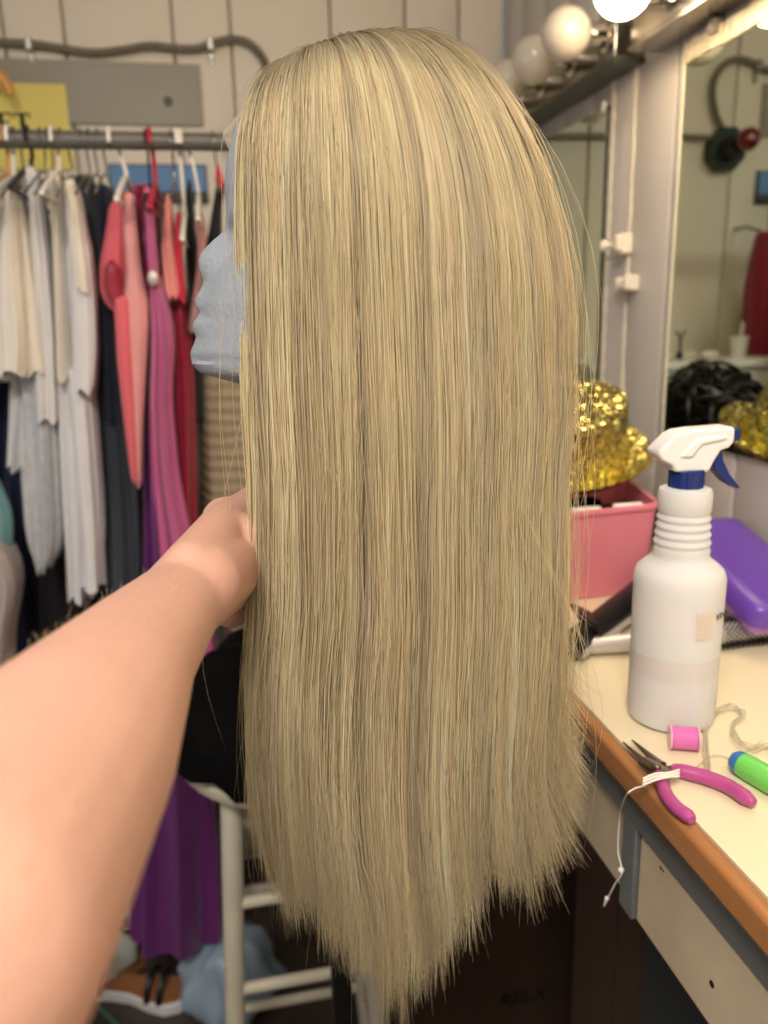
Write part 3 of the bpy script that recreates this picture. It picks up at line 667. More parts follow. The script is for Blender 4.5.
def hanger(x, z_sh, m, label, lean=0, r=.0028, w=.17, y0=1.52):
    t = empty('coat_hanger', (x, 1.5, rz), label, 'coat hanger', HG)
    zr_ = rz-.0050
    pts = [(x, 1.5-.0190, zr_-.006), (x, 1.5-.0175, zr_+.008), (x, 1.5-.008, zr_+.0145+r), (x, 1.5+.010, zr_+.0135+r), (x+lean*.3, 1.5+.0215, zr_+.004), (x+lean*.7, 1.5+.017, zr_-.025), (x+lean, 1.505, z_sh+.012), (x+lean, 1.505, z_sh)]
    build('hook', G().tube(pts, r, 8, 5), m, t)
    q = [(x+lean-.001, 1.505-w, z_sh-.055), (x+lean, 1.505-w*.5, z_sh-.022), (x+lean, 1.505, z_sh), (x+lean, 1.505+w*.5, z_sh-.022), (x+lean, 1.505+w, z_sh-.055)]
    g = G().tube(q, r*1.3, 8, 4); 
    if m not in ('wire',): g.tube([q[0], q[4]], r*1.1, 8)
    build('shoulder_bar', g, m, t)
def zx(x, y, Y=1.5): p = at(x, y, Y=Y); return p[0], p[2]
hs = [(3, 175, 'woodhang', 0, 'pale wooden hanger at the far left of the rail', .003), (9, 178, 'hwhite', .0, 'thick white hanger holding the cream short sleeved top', .0036), (15, 176, 'wire', .006, 'thin wire hanger beside the thick white leftmost one', .0015),
      (28, 168, 'hblack', .0, 'black plastic hanger carrying the white lace dress', .0034), (41, 172, 'wire', .0, 'wire hanger just right of the black plastic one', .0015), (48, 174, 'wire', .002, 'wire hanger just left of the second white one', .0015),
      (53, 172, 'hwhite', .004, 'slim white hanger holding the cream narrow sleeve', .0032), (61, 176, 'wire', .012, 'wire hanger just right of the slim white one', .0015), (81, 174, 'wire', .008, 'first of three bare wire hooks over the slate dress', .0015),
      (89, 174, 'wire', .008, 'middle of three bare wire hooks over the slate dress', .0015), (98, 174, 'wire', .008, 'last of three bare wire hooks over the navy top', .0015), (110, 178, 'hwhite', .02, 'white hanger with clips above the coral dress', .0036),
      (150, 184, 'hred', .003, 'raspberry red hanger above the magenta satin gown', .0036), (146, 184, 'hblack', 0, 'thin black hanger just left of the raspberry one', .002), (171, 178, 'wire', .0, 'wire hanger over the salmon satin garment', .0016), (177, 214, 'hwhite', .003, 'tall white hanger carrying the red strap top', .0034),
      (181, 196, 'hwhite', .022, 'slanting white hanger carrying the blush print garment', .003), (213, 172, 'wire', .003, 'wire hanger at the right end near the foam face', .0015)]
for x, y, m, lean, lab, r in hs:
    X_, _ = zx(x, 140); _, z_ = zx(x, y); hanger(X_, z_, m, lab, lean, r)
GG = 'clothes hanging on the rail'
def garment(name, label, cat, parts, top):
    t = empty(name, tuple(at(*top, Y=1.45)), label, cat, GG)
    for nm, m, rows, Y, hy, kw in parts: build(nm, drape(rows, Y, hy, **kw), m, t)
    return t
B_ = dict
garment('short_sleeved_top', 'cream short sleeved top hanging leftmost on the rail', 'top', [
    ('body', 'c_cream', [(178, -6, 7), (190, -20, 12), (220, -30, 14), (330, -40, 16), (380, -40, 12)], 1.47, .08, B_(seed=1)),
    ('sleeve', 'c_cream', [(190, 4, 14), (215, 0, 17), (260, -6, 22), (320, -10, 28), (352, -10, 30), (374, -8, 28)], 1.40, .045, B_(seed=2, nf=4)),
], (0, 178))
garment('white_shirt', 'white short sleeved shirt, second garment from the rail left', 'shirt', [
    ('body', 'c_white', [(192, 14, 26), (230, 12, 34), (300, 8, 38), (400, 4, 40), (470, 2, 36)], 1.49, .08, B_(seed=3)),
    ('sleeve', 'c_cream', [(195, 10, 20), (230, 14, 28), (290, 20, 36), (340, 22, 42), (366, 22, 46), (374, 23, 46)], 1.43, .04, B_(seed=4, nf=4)),
], (18, 190))
garment('lace_dress', 'long white dress with pale grey lace skirt', 'dress', [
    ('bodice', 'c_white', [(169, 22, 34), (178, 22, 38), (200, 25, 40), (260, 28, 48), (330, 30, 54), (400, 32, 56), (422, 35, 56)], 1.44, .05, B_(seed=5, nf=5, amp=.14)),
    ('lace_skirt', 'c_lacew', [(350, 12, 56), (420, 14, 60), (480, 15, 63), (530, 20, 64), (556, 26, 60), (570, 36, 48)], 1.46, .09, B_(seed=6, nf=9)),
], (28, 169))
garment('narrow_sleeved_blouse', 'cream blouse showing one narrow sleeve between white garments', 'blouse', [
    ('sleeve', 'c_cream', [(174, 46, 58), (185, 46, 60), (220, 49, 62), (300, 52, 66), (380, 54, 70)], 1.44, .04, B_(seed=7, nf=4)),
], (52, 174))
garment('long_sleeved_shirt', 'long sleeved white shirt with cuff hanging lowest of the whites', 'shirt', [
    ('body', 'c_white', [(186, 62, 76), (210, 62, 84), (280, 52, 88), (360, 50, 90), (450, 54, 92), (560, 62, 92), (600, 64, 92)], 1.47, .08, B_(seed=8)),
    ('collar', 'c_cream', [(183, 62, 74), (200, 64, 78), (240, 68, 84), (290, 74, 90)], 1.41, .03, B_(seed=9, nf=3)),
    ('sleeve', 'c_white', [(210, 68, 82), (250, 70, 90), (300, 70, 96), (350, 72, 97), (380, 73, 95), (392, 76, 93)], 1.42, .035, B_(seed=10, nf=4)),
    ('long_sleeve', 'c_white', [(370, 60, 92), (440, 68, 97), (500, 72, 101), (540, 76, 102), (548, 78, 101), (590, 76, 103)], 1.45, .04, B_(seed=11, nf=4)),
], (68, 184))
garment('slate_dress', 'long slate grey dress with thin shoulder in mid rail', 'dress', [
    ('body', 'c_slate', [(176, 72, 90), (190, 74, 96), (240, 82, 108), (300, 90, 116), (380, 92, 128), (460, 94, 138), (530, 98, 142), (600, 100, 144), (680, 100, 146)], 1.52, .09, B_(seed=12, nf=8)),
], (80, 176))
garment('navy_blouse', 'navy blue top partly hidden by the coral dress', 'top', [
    ('body', 'c_navy', [(186, 92, 108), (210, 92, 112), (260, 96, 112), (330, 98, 116), (420, 100, 120)], 1.50, .06, B_(seed=13, nf=4)),
], (98, 186))
garment('coral_dress', 'coral pink dress with folded open armhole', 'dress', [
    ('back_panel', 'c_coral', [(194, 116, 130), (204, 107, 132), (240, 101, 131), (265, 97, 129), (290, 98, 128), (304, 104, 128), (312, 112, 128)], 1.42, .04, B_(seed=14, nf=3)),
    ('front_panel', 'c_pink', [(196, 121, 134), (230, 121, 137), (270, 124, 141), (300, 119, 148), (316, 115, 150), (340, 120, 148), (400, 128, 144), (440, 132, 142), (485, 136, 141)], 1.40, .035, B_(seed=15, nf=4, amp=.05)),
    ('skirt', 'c_coral', [(300, 112, 130), (360, 115, 134), (420, 122, 137), (480, 130, 138)], 1.39, .03, B_(seed=16, nf=5, amp=.04)),
    ('armhole_lining', 'c_dred', [(264, 106, 116), (268, 102, 121), (285, 101, 124), (298, 105, 125), (306, 112, 124)], 1.395, .02, B_(seed=17, nf=2, amp=.03)),
], (118, 194))
t = garment('satin_gown', 'magenta and mauve satin gown reaching almost to the floor', 'gown', [
    ('bodice', 'c_crim', [(186, 130, 152), (195, 130, 158), (230, 134, 160), (290, 138, 164), (340, 142, 166)], 1.46, .06, B_(seed=18, nf=7, amp=.16)),
    ('sash', 'c_mauve', [(190, 143, 150), (215, 144, 154), (260, 147, 158), (280, 150, 158)], 1.40, .02, B_(seed=19, nf=4)),
    ('draped_skirt', 'c_mauve', [(276, 149, 160), (300, 148, 168), (340, 148, 176), (368, 148, 174), (400, 147, 172), (480, 150, 180), (560, 158, 196), (640, 164, 210), (696, 168, 217)], 1.41, .07, B_(seed=20, nf=8, amp=.15)),
    ('plum_skirt', 'c_purple', [(340, 138, 166), (480, 140, 176), (600, 140, 190), (700, 136, 206), (760, 134, 218), (860, 128, 230), (935, 126, 234), (950, 128, 232)], 1.47, .11, B_(seed=21, nf=9, amp=.15, k=60)),
], (145, 186))
bp_ = at(153, 278, Y=1.395)
build('brooch', G().ball(bp_, .011, 16, (.8, .5, 1.2)), 'silver', t)
garment('salmon_top', 'salmon satin garment ending in a pointed hem', 'top', [
    ('body', 'c_salmon', [(197, 165, 171), (220, 162, 173), (250, 160, 176), (280, 162, 181), (294, 164, 183), (298, 168, 176)], 1.42, .04, B_(seed=22, nf=4)),
], (168, 197))
garment('red_dress', 'dark red satin dress with brighter strap, right of the gown', 'dress', [
    ('strap', 'c_red', [(216, 175, 180), (240, 174, 182), (300, 174, 186)], 1.42, .02, B_(seed=23, nf=3)),
    ('skirt', 'c_dred', [(285, 168, 185), (320, 170, 191), (400, 172, 195), (500, 176, 197), (600, 180, 200)], 1.46, .07, B_(seed=24, nf=6)),
], (177, 216))
garment('black_dress', 'black dress behind the blush print garment', 'dress', [
    ('body', 'c_black', [(182, 187, 191), (200, 184, 193), (250, 184, 200), (330, 190, 204), (420, 190, 206)], 1.52, .05, B_(seed=25, nf=5)),
], (188, 182))
garment('blush_blouse', 'blush printed blouse on the slanting white hanger', 'blouse', [
    ('body', 'c_blush', [(210, 196, 202), (225, 194, 206), (242, 197, 207), (270, 196, 203), (330, 188, 198)], 1.43, .03, B_(seed=26, nf=4)),
], (198, 210))
garment('black_red_top', 'dark top with a red strap next to the foam face', 'top', [
    ('strap', 'c_red', [(168, 216, 220), (180, 215, 224), (188, 218, 223)], 1.44, .015, B_(seed=27, nf=2)),
    ('body', 'c_black', [(184, 216, 226), (205, 212, 222), (240, 206, 222), (270, 208, 232), (360, 212, 236)], 1.48, .04, B_(seed=28, nf=4)),
], (218, 168))
garment('tan_dress', 'crinkled tan woven dress hanging below the foam chin', 'dress', [
    ('body', 'c_tan', [(250, 226, 262), (300, 205, 268), (380, 196, 275), (450, 198, 280), (520, 200, 286), (600, 212, 290), (660, 229, 292), (705, 233, 290)], 1.50, .09, B_(seed=29, nf=6, amp=.05)),
], (245, 245))
garment('crimson_coat', 'dark red coat at the rail end, seen in the mirror', 'coat', [
    ('body', 'c_dred', [(178, 238, 262), (230, 235, 275), (330, 230, 285), (450, 226, 295), (560, 226, 300)], 1.62, .07, B_(seed=40, nf=6)),
], (250, 178)) if False else None
t = empty('crimson_coat', (.0, 1.93, CAMZ-.2), 'dark red coat on a wall hook, seen only in the mirror', 'coat')
build('body', drape([(236, 224, 238), (255, 222, 240), (320, 220, 242), (420, 219, 244), (560, 218, 246)], 1.86, .05, seed=40, nf=6), 'c_dred', t)
build('hook', G().tube([at(231, 234, Y=1.90), at(232, 229, Y=1.95), at(233, 232, Y=1.998)], .004), 'wire', t)
# lower left garments
garment('navy_dress', 'dark navy dress hanging low behind the white shirts', 'dress', [
    ('body', 'c_navy2', [(240, -30, 40), (330, -30, 60), (400, -30, 30), (480, -40, 34), (600, -50, 40), (760, -60, 60)], 1.62, .09, B_(seed=30, nf=8)),
], (0, 240))
garment('black_skirt', 'long black skirt in shadow under the white lace dress', 'skirt', [
    ('body', 'c_black', [(400, 20, 110), (520, 14, 120), (640, 10, 130), (820, 0, 134)], 1.64, .07, B_(seed=31, nf=8)),
], (60, 400))
garment('teal_top', 'pale teal garment peeping in at the left side', 'top', [
    ('body', 'c_teal', [(176, -72, -56), (440, -66, -30), (490, -50, -8), (512, -40, 5), (522, -36, 7), (560, -34, 6), (580, -30, 0)], 1.44, .05, B_(seed=32, nf=4)),
], (-10, 500))
garment('grey_knit', 'pinkish grey knitted garment just above the forearm', 'knitwear', [
    ('body', 'c_grey', [(176, -100, -84), (500, -84, -40), (548, -60, -4), (566, -40, 9), (576, -36, 13), (600, -34, 14), (640, -34, 4), (700, -40, 4)], 1.40, .06, B_(seed=33, nf=5, amp=.14)),
], (-10, 562))
# wooden hanger end at top left, hung on a nail
p = at(-30, 66, Y=1.93)
g = G().tube([at(-60, 100, Y=1.93), at(-32, 74, Y=1.93), at(-6, 74, Y=1.93), at(5, 82, Y=1.93), at(11, 95, Y=1.93)], [.010, .014, .014, .012, .008], 14, 5)
t = empty('wooden_hanger', tuple(p), 'honey coloured wooden hanger hung at the top of the grey board', 'coat hanger')
build('shoulder_bar', g, 'woodhang', t)
build('hook', G().tube([at(-32, 72, Y=1.93), at(-32, 50, Y=1.93), at(-26, 44, Y=1.94), at(-22, 50, Y=1.96), at(-22, 54, Y=1.995)], .002, 8, 5), 'wire', t)
# ================================================================== floor clutter
t = empty('white_carton', (-.45, 1.85, 0), 'white carton with blue letters behind the plum skirt', 'carton')
build('carton', G().box((-.75, 1.78, .05), (-.20, 1.98, .46)), 'whitebox', t, bevel=.003)
q = at(112, 842, Y=1.779)
text('lettering', 'LD', q, .055, basis((1, 0, 0), (0, 0, 1)), 'blueink', t)
props(build('wooden_plank', G().box((-.85, 1.74, .015), (-.15, 1.98, .048)), 'redwood', bevel=.003), 'dark red wooden plank on the floor under the white carton', 'plank')
def bagmesh(c, R, seed, sc=(1, 1, .7)):
    q = np.random.default_rng(seed); n = 40; k = 24; rings = []; ph = q.random(6)*6; an = np.arange(n)*2*math.pi/n
    for i in range(k+1):
        p = math.pi*(.01+.98*i/k); f = 1+.12*np.sin(3*an+ph[0]+4*p)+.08*np.sin(7*an+ph[1]-3*p)+.05*np.sin(13*an+ph[2]+5*p)
        z = -np.full(n, math.cos(p))*R*sc[2]*(1+.1*np.sin(2*an+ph[3])*math.sin(p)); z = np.maximum(z, -R*sc[2]*.8)
        rings.append(np.stack([c[0]+R*sc[0]*math.sin(p)*np.cos(an)*f, c[1]+R*sc[1]*math.sin(p)*np.sin(an)*f, c[2]+z+R*sc[2]*.8], 1))
    return G().loft(rings)
props(build('plastic_bag', bagmesh((-.08, 1.50, .001), .105, 1, (1, .9, 1.0)), 'bag'), 'bluish crumpled plastic bag on the floor by the stool leg', 'bag')
props(build('plastic_bag', bagmesh((-.43, 1.64, .001), .10, 2, (1.2, .7, .9)), 'bagw'), 'greyish white plastic bag slumped in front of the carton', 'bag')
def sandal(cx, cy, rot, m, label):
    t = empty('platform_sandal', (cx, cy, 0), label, 'sandal')
    R = Matrix.Rotation(rot, 3, 'Z'); Rn = np.array(R)
    prof = [(-.12, .030), (-.10, .036), (-.05, .028), (0, .027), (.05, .04), (.09, .044), (.12, .030), (.135, .008)]
    out = [(x, w) for x, w in prof]+[(x, -w) for x, w in reversed(prof)]
    def T(p): return (Rn @ np.array(p))+np.array([cx, cy, 0])
    build('sole', G().loft([np.array([T((x, w, 0.001)) for x, w in out]), np.array([T((x, w, .03)) for x, w in out])]), m, t, bevel=.003)
    build('insole', G().loft([np.array([T((x*.95, w*.88, 0.030)) for x, w in out]), np.array([T((x*.95, w*.88, .034)) for x, w in out])]), 'tan', t)
    for x in (.05, .08, -.07): build('strap', G().tube([T((x, -.042, .03)), T((x, -.03, .062)), T((x, 0, .078)), T((x, .03, .062)), T((x, .042, .03))], .007, 10, 5, .4), 'blackplastic', t)
q = at(135, 985, Z=0.03); sandal(q[0], q[1], -.4, 'shoe', 'white soled sandal with black straps on the floor')
q = at(105, 960, Z=0.03); sandal(q[0]-.01, q[1]+.06, 2.3, 'tan', 'tan sandal lying behind the white soled one')
g = G().tube([at(64, 958, Z=.09), at(80, 985, Z=.085), at(100, 1008, Z=.08), at(120, 1028, Z=.07), at(150, 1060, Z=.01)], .004, 8, 5)
props(build('green_cord', g, 'strap'), 'thin green cord stretched over the floor near the dark chair', 'cord')
# dark wood chair, lower left
t = empty('wooden_chair', (-.50, 1.25, 0), 'dark red varnished wooden chair at the bottom left', 'chair')
def c3(x, y, Y): return at(x, y, Y=Y)
build('back_post', G().tube([c3(42, 925, 1.30), c3(62, 985, 1.24), c3(86, 1050, 1.18)], [.017, .019, .02], 14, 4), 'redwood', t)
build('arm_rail', G().tube([c3(62, 962, 1.22), c3(40, 985, 1.19), c3(10, 1025, 1.12)], [.011, .013, .014], 14, 4), 'redwood', t)
build('top_rail', G().tube([c3(42, 930, 1.30), c3(10, 960, 1.30), c3(-40, 980, 1.30)], .014, 14, 4), 'redwood', t)
a = c3(86, 1050, 1.18); build('leg', G().tube([a, (a[0]+.01, a[1]-.02, 0)], .018, 14), 'redwood', t)
a = c3(10, 1025, 1.12); build('leg', G().tube([a, (a[0], a[1], 0)], .015, 14), 'redwood', t)
a = c3(-40, 980, 1.30); build('leg', G().tube([a, (a[0], a[1], 0)], .016, 14), 'redwood', t)
# ================================================================== foam head
fp = [(232, 130), (229, 170), (227, 200), (228, 215), (226, 230), (213, 240), (203, 250), (198, 260), (200, 271), (204, 282), (200, 290), (195, 299), (196, 307), (200, 313), (195, 320), (193, 328), (197, 337), (195, 343), (191, 352), (192, 362), (199, 371), (222, 378), (248, 384), (262, 400), (264, 430), (262, 470), (258, 520), (256, 580)]
fp = np.array([px2head(*p) for p in fp]); fz = fp[:, 1]; fu = fp[:, 0]; order = np.argsort(fz); fz = fz[order]; fu = fu[order]
fb_pts = np.array([px2head(*p) for p in [(232, 130), (228, 200), (228, 232), (222, 262), (214, 285), (207, 305), (204, 330), (201, 352), (212, 371), (248, 384), (262, 400), (262, 470), (256, 580)]]); o_ = np.argsort(fb_pts[:, 1]); fbz = fb_pts[o_, 1]; fbu = fb_pts[o_, 0]
rings = []; n = 96; an = np.arange(n)*2*math.pi/n
zt_ = .178; zb_ = -.25; zl = np.r_[np.linspace(zb_, -.06, 20)[:-1], np.linspace(-.06, .10, 70), np.linspace(.10, zt_, 26)[1:]]
for z in zl:
    if z > .085:
        k = math.sqrt(max(0, 1-((z-.085)/(zt_-.0845))**2)); uf = -.02+(np.interp(.085, fz, fu)+.02)*k; ub = -.02+.105*k; W = .076*k; bump = 0; fr = uf
    else:
        fr = np.interp(z, fbz, fbu); bump = max(0, fr-np.interp(z, fz, fu)); W = np.interp(z, [-.25, -.2, -.15, -.09, -.055, -.03, .02, .085], [.062, .055, .05, .05, .056, .062, .072, .076]); ub = np.interp(z, [-.25, -.2, -.15, -.09, -.05, .0, .085], [.03, .02, .012, .01, .025, .07, .085])
    uc = (fr+ub)/2*.6-.02*.4
    c = np.cos(an); s = np.sin(an)
    u = np.where(c > 0, uc+(fr-uc)*np.abs(c)**.85, uc+(ub-uc)*np.abs(c)); v = W*np.sign(s)*np.abs(s)**.95
    if z <= .085:
        wb = .013+.010*(z < .0)+.012*(z < -.03)
        u = np.where(c > 0, u-bump*np.exp(-(v/wb)**2), u)
        eye = math.exp(-((z-.052)/.012)**2); u = np.where(c > 0, u+.009*eye*np.exp(-((np.abs(v)-.028)/.014)**2), u)
    rings.append(np.array([hf(a, b, z) for a, b in zip(u, v)]))
t = empty('foam_head', tuple(hf(-.04, 0, -.25)), 'white styrofoam mannequin head in profile under the blonde wig', 'mannequin head')
build('head', G().loft(rings), 'foam', t)
# ================================================================== wig
tipx = np.array([(236, 760), (250, 850), (265, 895), (280, 915), (290, 935), (300, 915), (330, 942), (345, 955), (375, 985), (400, 998), (420, 985), (432, 972), (450, 950), (470, 925), (485, 905), (497, 868), (510, 890), (540, 900), (560, 888), (575, 872), (590, 835)], float)
tpu = np.array([px2head(x, y, -.09) for x, y in tipx])
ledge = np.array([px2head(x, y, -.062) for x, y in [(240, 109), (237, 150), (237, 220), (239, 300), (243, 400), (249, 480), (250, 600), (243, 680), (244, 760), (250, 830), (262, 900)]])
redge = np.array([px2head(x, y, -.03 if y < 450 else -.055) for x, y in [(541, 131), (557, 180), (566, 230), (571, 295), (574, 400), (576, 500), (576, 620), (572, 700), (568, 760), (570, 830), (574, 900)]])
uL = lambda z: np.interp(-z, -ledge[:, 1], ledge[:, 0]); uR = lambda z: np.interp(-z, -redge[:, 1], redge[:, 0])
TH0 = math.radians(152)
def ctr(th, z, r):
    """point of the hair mass: th angle round the head (0 back, +-152 deg beside the face), z height, r layer"""
    l, q = uL(z), uR(z); cm = math.cos(TH0); a = (q-l)/(1-cm); uc = l-a*cm
    b = np.interp(-z, [-.2, .05, .3, .62], [.098, .100, .082, .070])
    bulge = np.interp(-z, [-.2, 0., .3, .62], [0, 0, -.012, -.02])
    rr = r*(1+(.012*np.sin(17*th+1)+.010*np.sin(31*th+2.2)+.006*np.sin(53*th))*np.clip((.15-z)*5, 0, 1))
    return uc+a*np.cos(th)*rr+(1-rr)*(-uc-.0)*.0, b*np.sin(th)*rr+bulge, a, uc
def dome(th, q, r):
    """upper part q 0..1 : from the parting over the head"""
    cs = np.cos(th); zb = .045-.085*cs+.01*cs**2; zb = np.where(cs < 0, .045+.055*np.abs(cs), .045-.085*cs)
    up = -.028-.05*(-cs); up = -.022+.045*cs
    zp = .193-5.5*np.minimum(up, 0)**2-(1-r)*.05
    ue, ve, _, _ = ctr(th, zb, r)
    ph = q*math.pi/2; f = np.sin(ph)**.98; g = np.cos(ph)**1.03
    return up+(ue-up)*f, ve*f**1.25, zb+(zp-zb)*g, zb
NT = 30
def strands(th, r, tipz, tones, rad, seed, clump_n, wave=1.0, fly=0.0, lock=None):
    q = np.random.default_rng(seed); n = len(th); K = 11; KL = NT-K
    pts = np.zeros((n, NT, 3)); 
    qs = np.linspace(.0, 1, K, endpoint=False)
    for k, s in enumerate(qs):
        u, v, z, zb = dome(th, s, r); pts[:, k] = np.stack([u, v, z], 1)
    for k in range(KL):
        s = (k/(KL-1))
        z = zb+(tipz-zb)*s; u, v, _, _ = ctr(th, z, r); pts[:, K+k] = np.stack([u, v, z], 1)
    tt = np.linspace(0, 1, NT)[None, :]
    lk = lock if lock is not None else np.zeros(n, int); m = lk.max()+1
    # locks share a slow sway; tips gather towards their lock
    ph = q.random((m, 4))*6.28; am = q.normal(size=(m, 2))*.003*wave
    sway = am[lk][:, None, :]*np.stack([np.sin(2.2*tt*3+ph[lk, 0][:, None]), np.sin(1.7*tt*3+ph[lk, 1][:, None])], 2)*(tt**.7)[:, :, None]
    pts[:, :, 0] += sway[:, :, 0]; pts[:, :, 1] += sway[:, :, 1]
    cen_ = np.zeros((m, NT, 3)); cnt = np.bincount(lk, minlength=m)[:, None, None]+1e-9
    for a in range(3):
        for k in range(NT): cen_[:, k, a] = np.bincount(lk, pts[:, k, a], minlength=m)
    cen_ /= cnt
    g = (.10+.68*tt**5)[:, :, None]
    tgt = cen_[lk].copy(); tgt[:, :, 2] = pts[:, :, 2]
    pts = pts*(1-g)+tgt*g
    p2 = q.random((n, 4))*6.28; a2 = q.normal(size=(n, 2))*(.0010+fly)
    pts[:, :, 0] += a2[:, :1]*np.sin(7*tt+p2[:, :1])*tt**.5; pts[:, :, 1] += a2[:, 1:]*np.sin(5*tt+p2[:, 1:2])*tt**.5
    # ends kick outward at the back edge
    kick = np.clip((np.cos(th)-.55)/.45, 0, 1)[:, None]*np.clip((tt-.90)/.10, 0, 1)**1.5*q.random((n, 1))
    pts[:, :, 0] += kick*.026; pts[:, :, 0] += q.normal(size=(n, 1))*.004*np.clip((tt-.85)/.15, 0, 1)**2
    return pts
def tubes(pts, rad, tones, root):
    n, k, _ = pts.shape; W = U[None, None]*pts[:, :, :1]+Vd[None, None]*(V0+pts[:, :, 1:2]); W[:, :, 2] += CAMZ+pts[:, :, 2]
    d = np.gradient(W, axis=1); d /= np.linalg.norm(d, axis=2)[:, :, None]+1e-12
    a = np.cross(d, Vd[None, None]+0.001); a /= np.linalg.norm(a, axis=2)[:, :, None]+1e-9; b = np.cross(d, a)
    tt = np.linspace(0, 1, k)[None, :, None]; rr = rad[:, None, None]*(1-.85*np.clip((tt-.85)/.15, 0, 1))
    vs = np.stack([W+rr*(math.cos(x)*a+math.sin(x)*b) for x in (0, 2.094, 4.189)], 2)
    base = (np.arange(n)*k*3)[:, None, None]+(np.arange(k-1)*3)[None, :, None]; j = np.arange(3)[None, None, :]; j2 = (j+1) % 3
    f = np.stack([base+j, base+j2, base+3+j2, base+3+j], 3).reshape(-1, 4)
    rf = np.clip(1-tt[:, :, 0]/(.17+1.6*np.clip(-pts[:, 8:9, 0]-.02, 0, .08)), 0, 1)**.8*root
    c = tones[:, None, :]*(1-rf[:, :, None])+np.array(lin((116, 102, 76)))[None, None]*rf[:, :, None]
    c = np.repeat(c[:, :, None, :], 3, 2).reshape(-1, 3)
    return vs.reshape(-1, 3), f, c
def fast_mesh(name, v, f, c, m, parent):
    o_ = wloc(parent); me = bpy.data.meshes.new(name); v = v-o_
    me.vertices.add(len(v)); me.vertices.foreach_set('co', v.astype(np.float32).ravel())
    me.loops.add(f.size); me.loops.foreach_set('vertex_index', f.astype(np.int32).ravel())
    me.polygons.add(len(f)); me.polygons.foreach_set('loop_start', (np.arange(len(f))*f.shape[1]).astype(np.int32))
    me.update(calc_edges=True); me.shade_smooth()
    ca = me.color_attributes.new('tone', 'FLOAT_COLOR', 'POINT'); ca.data.foreach_set('color', np.concatenate([c, np.ones((len(c), 1))], 1).astype(np.float32).ravel())
    me.materials.append(M[m]); ob = bpy.data.objects.new(name, me); COL.objects.link(ob); ob.parent = parent; return ob
def tipfn(th, r, q):
    u0, v0, _, _ = ctr(th, np.full_like(th, -.5), r); z = np.interp(u0, tpu[:, 0], tpu[:, 1])
    return z
pal = np.array([lin(c) for c in [(249, 234, 200), (244, 228, 191), (236, 219, 181), (226, 210, 173), (208, 193, 160), (252, 241, 216), (237, 222, 190)]])
pw = np.array([.2, .26, .2, .12, .06, .08, .08])
t = empty('blonde_wig', tuple(hf(0, 0, -.6)), 'long straight ash blonde wig with ragged ends on a foam head', 'wig')
VS = []; FS = []; CS = []; off = 0
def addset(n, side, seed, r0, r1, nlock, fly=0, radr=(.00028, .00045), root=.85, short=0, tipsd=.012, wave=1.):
    global off
    q = np.random.default_rng(seed)
    lock = q.integers(0, nlock, n); lth = q.random(nlock); lth = np.sort(lth)
    spread = 2.6/nlock
    f = np.clip(lth[lock]+q.normal(size=n)*spread, 0, 1)
    # near side: -TH0..0 ; far side 0..TH0 ; denser where the surface is seen obliquely is not needed
    th = -TH0+f*(TH0+.12) if side < 0 else -.12+f*(TH0+.12)
    lr = r0+(r1-r0)*q.random(nlock); r = np.clip(lr[lock]+q.normal(size=n)*.012, r0-.03, 1.02)
    lz = q.normal(size=nlock)*.020; tz = tipfn(th, r, q)+lz[lock]+np.abs(q.normal(size=n))*tipsd*2+short*q.random(n)
    late = q.random(n) < .12; tz = np.where(late, tz+.10*q.random(n), tz)
    lt = q.choice(len(pal), nlock, p=pw); tone = pal[lt[lock]]*.6+pal[q.choice(len(pal), n, p=pw)]*.4
    tone = tone*(1+q.normal(size=(n, 1))*.05)*(1+.08*np.sin(th*19+.6)+.06*np.sin(th*37+2)+.04*np.sin(th*71))[:, None]
    pts = strands(th, r, tz, tone, None, seed+1, None, wave, fly, lock)
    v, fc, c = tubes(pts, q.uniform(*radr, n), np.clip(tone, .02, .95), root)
    VS.append(v); FS.append(fc+off); CS.append(c); off += len(v)
addset(11000, -1, 21, .93, 1.0, 420)
addset(3500, -1, 22, .78, .93, 160, radr=(.0004, .0006))
addset(4500, 1, 23, .90, 1.0, 200, radr=(.0004, .0006))
addset(260, -1, 24, .99, 1.03, 200, fly=.009, radr=(.00012, .0002), wave=3)
addset(70, -1, 26, 1.0, 1.03, 70, fly=.024, radr=(.00012, .0002), wave=4)
addset(900, -1, 25, .95, 1.0, 60, radr=(.0003, .0005), wave=2.2, tipsd=.03)
fast_mesh('hair', np.concatenate(VS), np.concatenate(FS), np.concatenate(CS), 'hair', t)['kind'] = 'stuff'
# under layer that closes the hair mass
nt_, nz_ = 260, 44
th = np.linspace(-TH0, TH0, nt_); rr_ = np.full(nt_, .90); rings = []; cols = []
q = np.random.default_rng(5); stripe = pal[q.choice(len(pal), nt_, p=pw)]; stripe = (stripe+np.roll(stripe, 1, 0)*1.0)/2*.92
for s in np.linspace(0, 1, 14, endpoint=False):
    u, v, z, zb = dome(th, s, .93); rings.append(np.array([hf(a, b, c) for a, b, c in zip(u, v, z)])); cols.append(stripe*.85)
tz = tipfn(th, rr_, q)+.13
for s in np.linspace(0, 1, nz_-14):
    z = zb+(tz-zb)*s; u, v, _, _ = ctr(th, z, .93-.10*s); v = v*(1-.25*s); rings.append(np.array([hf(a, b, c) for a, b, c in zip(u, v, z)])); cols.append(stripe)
V_ = np.concatenate(rings); fidx = np.array([(i*nt_+j, i*nt_+j+1, (i+1)*nt_+j+1, (i+1)*nt_+j) for i in range(nz_-1) for j in range(nt_-1)])
fast_mesh('under_layer', V_, fidx, np.concatenate(cols), 'hair', t)
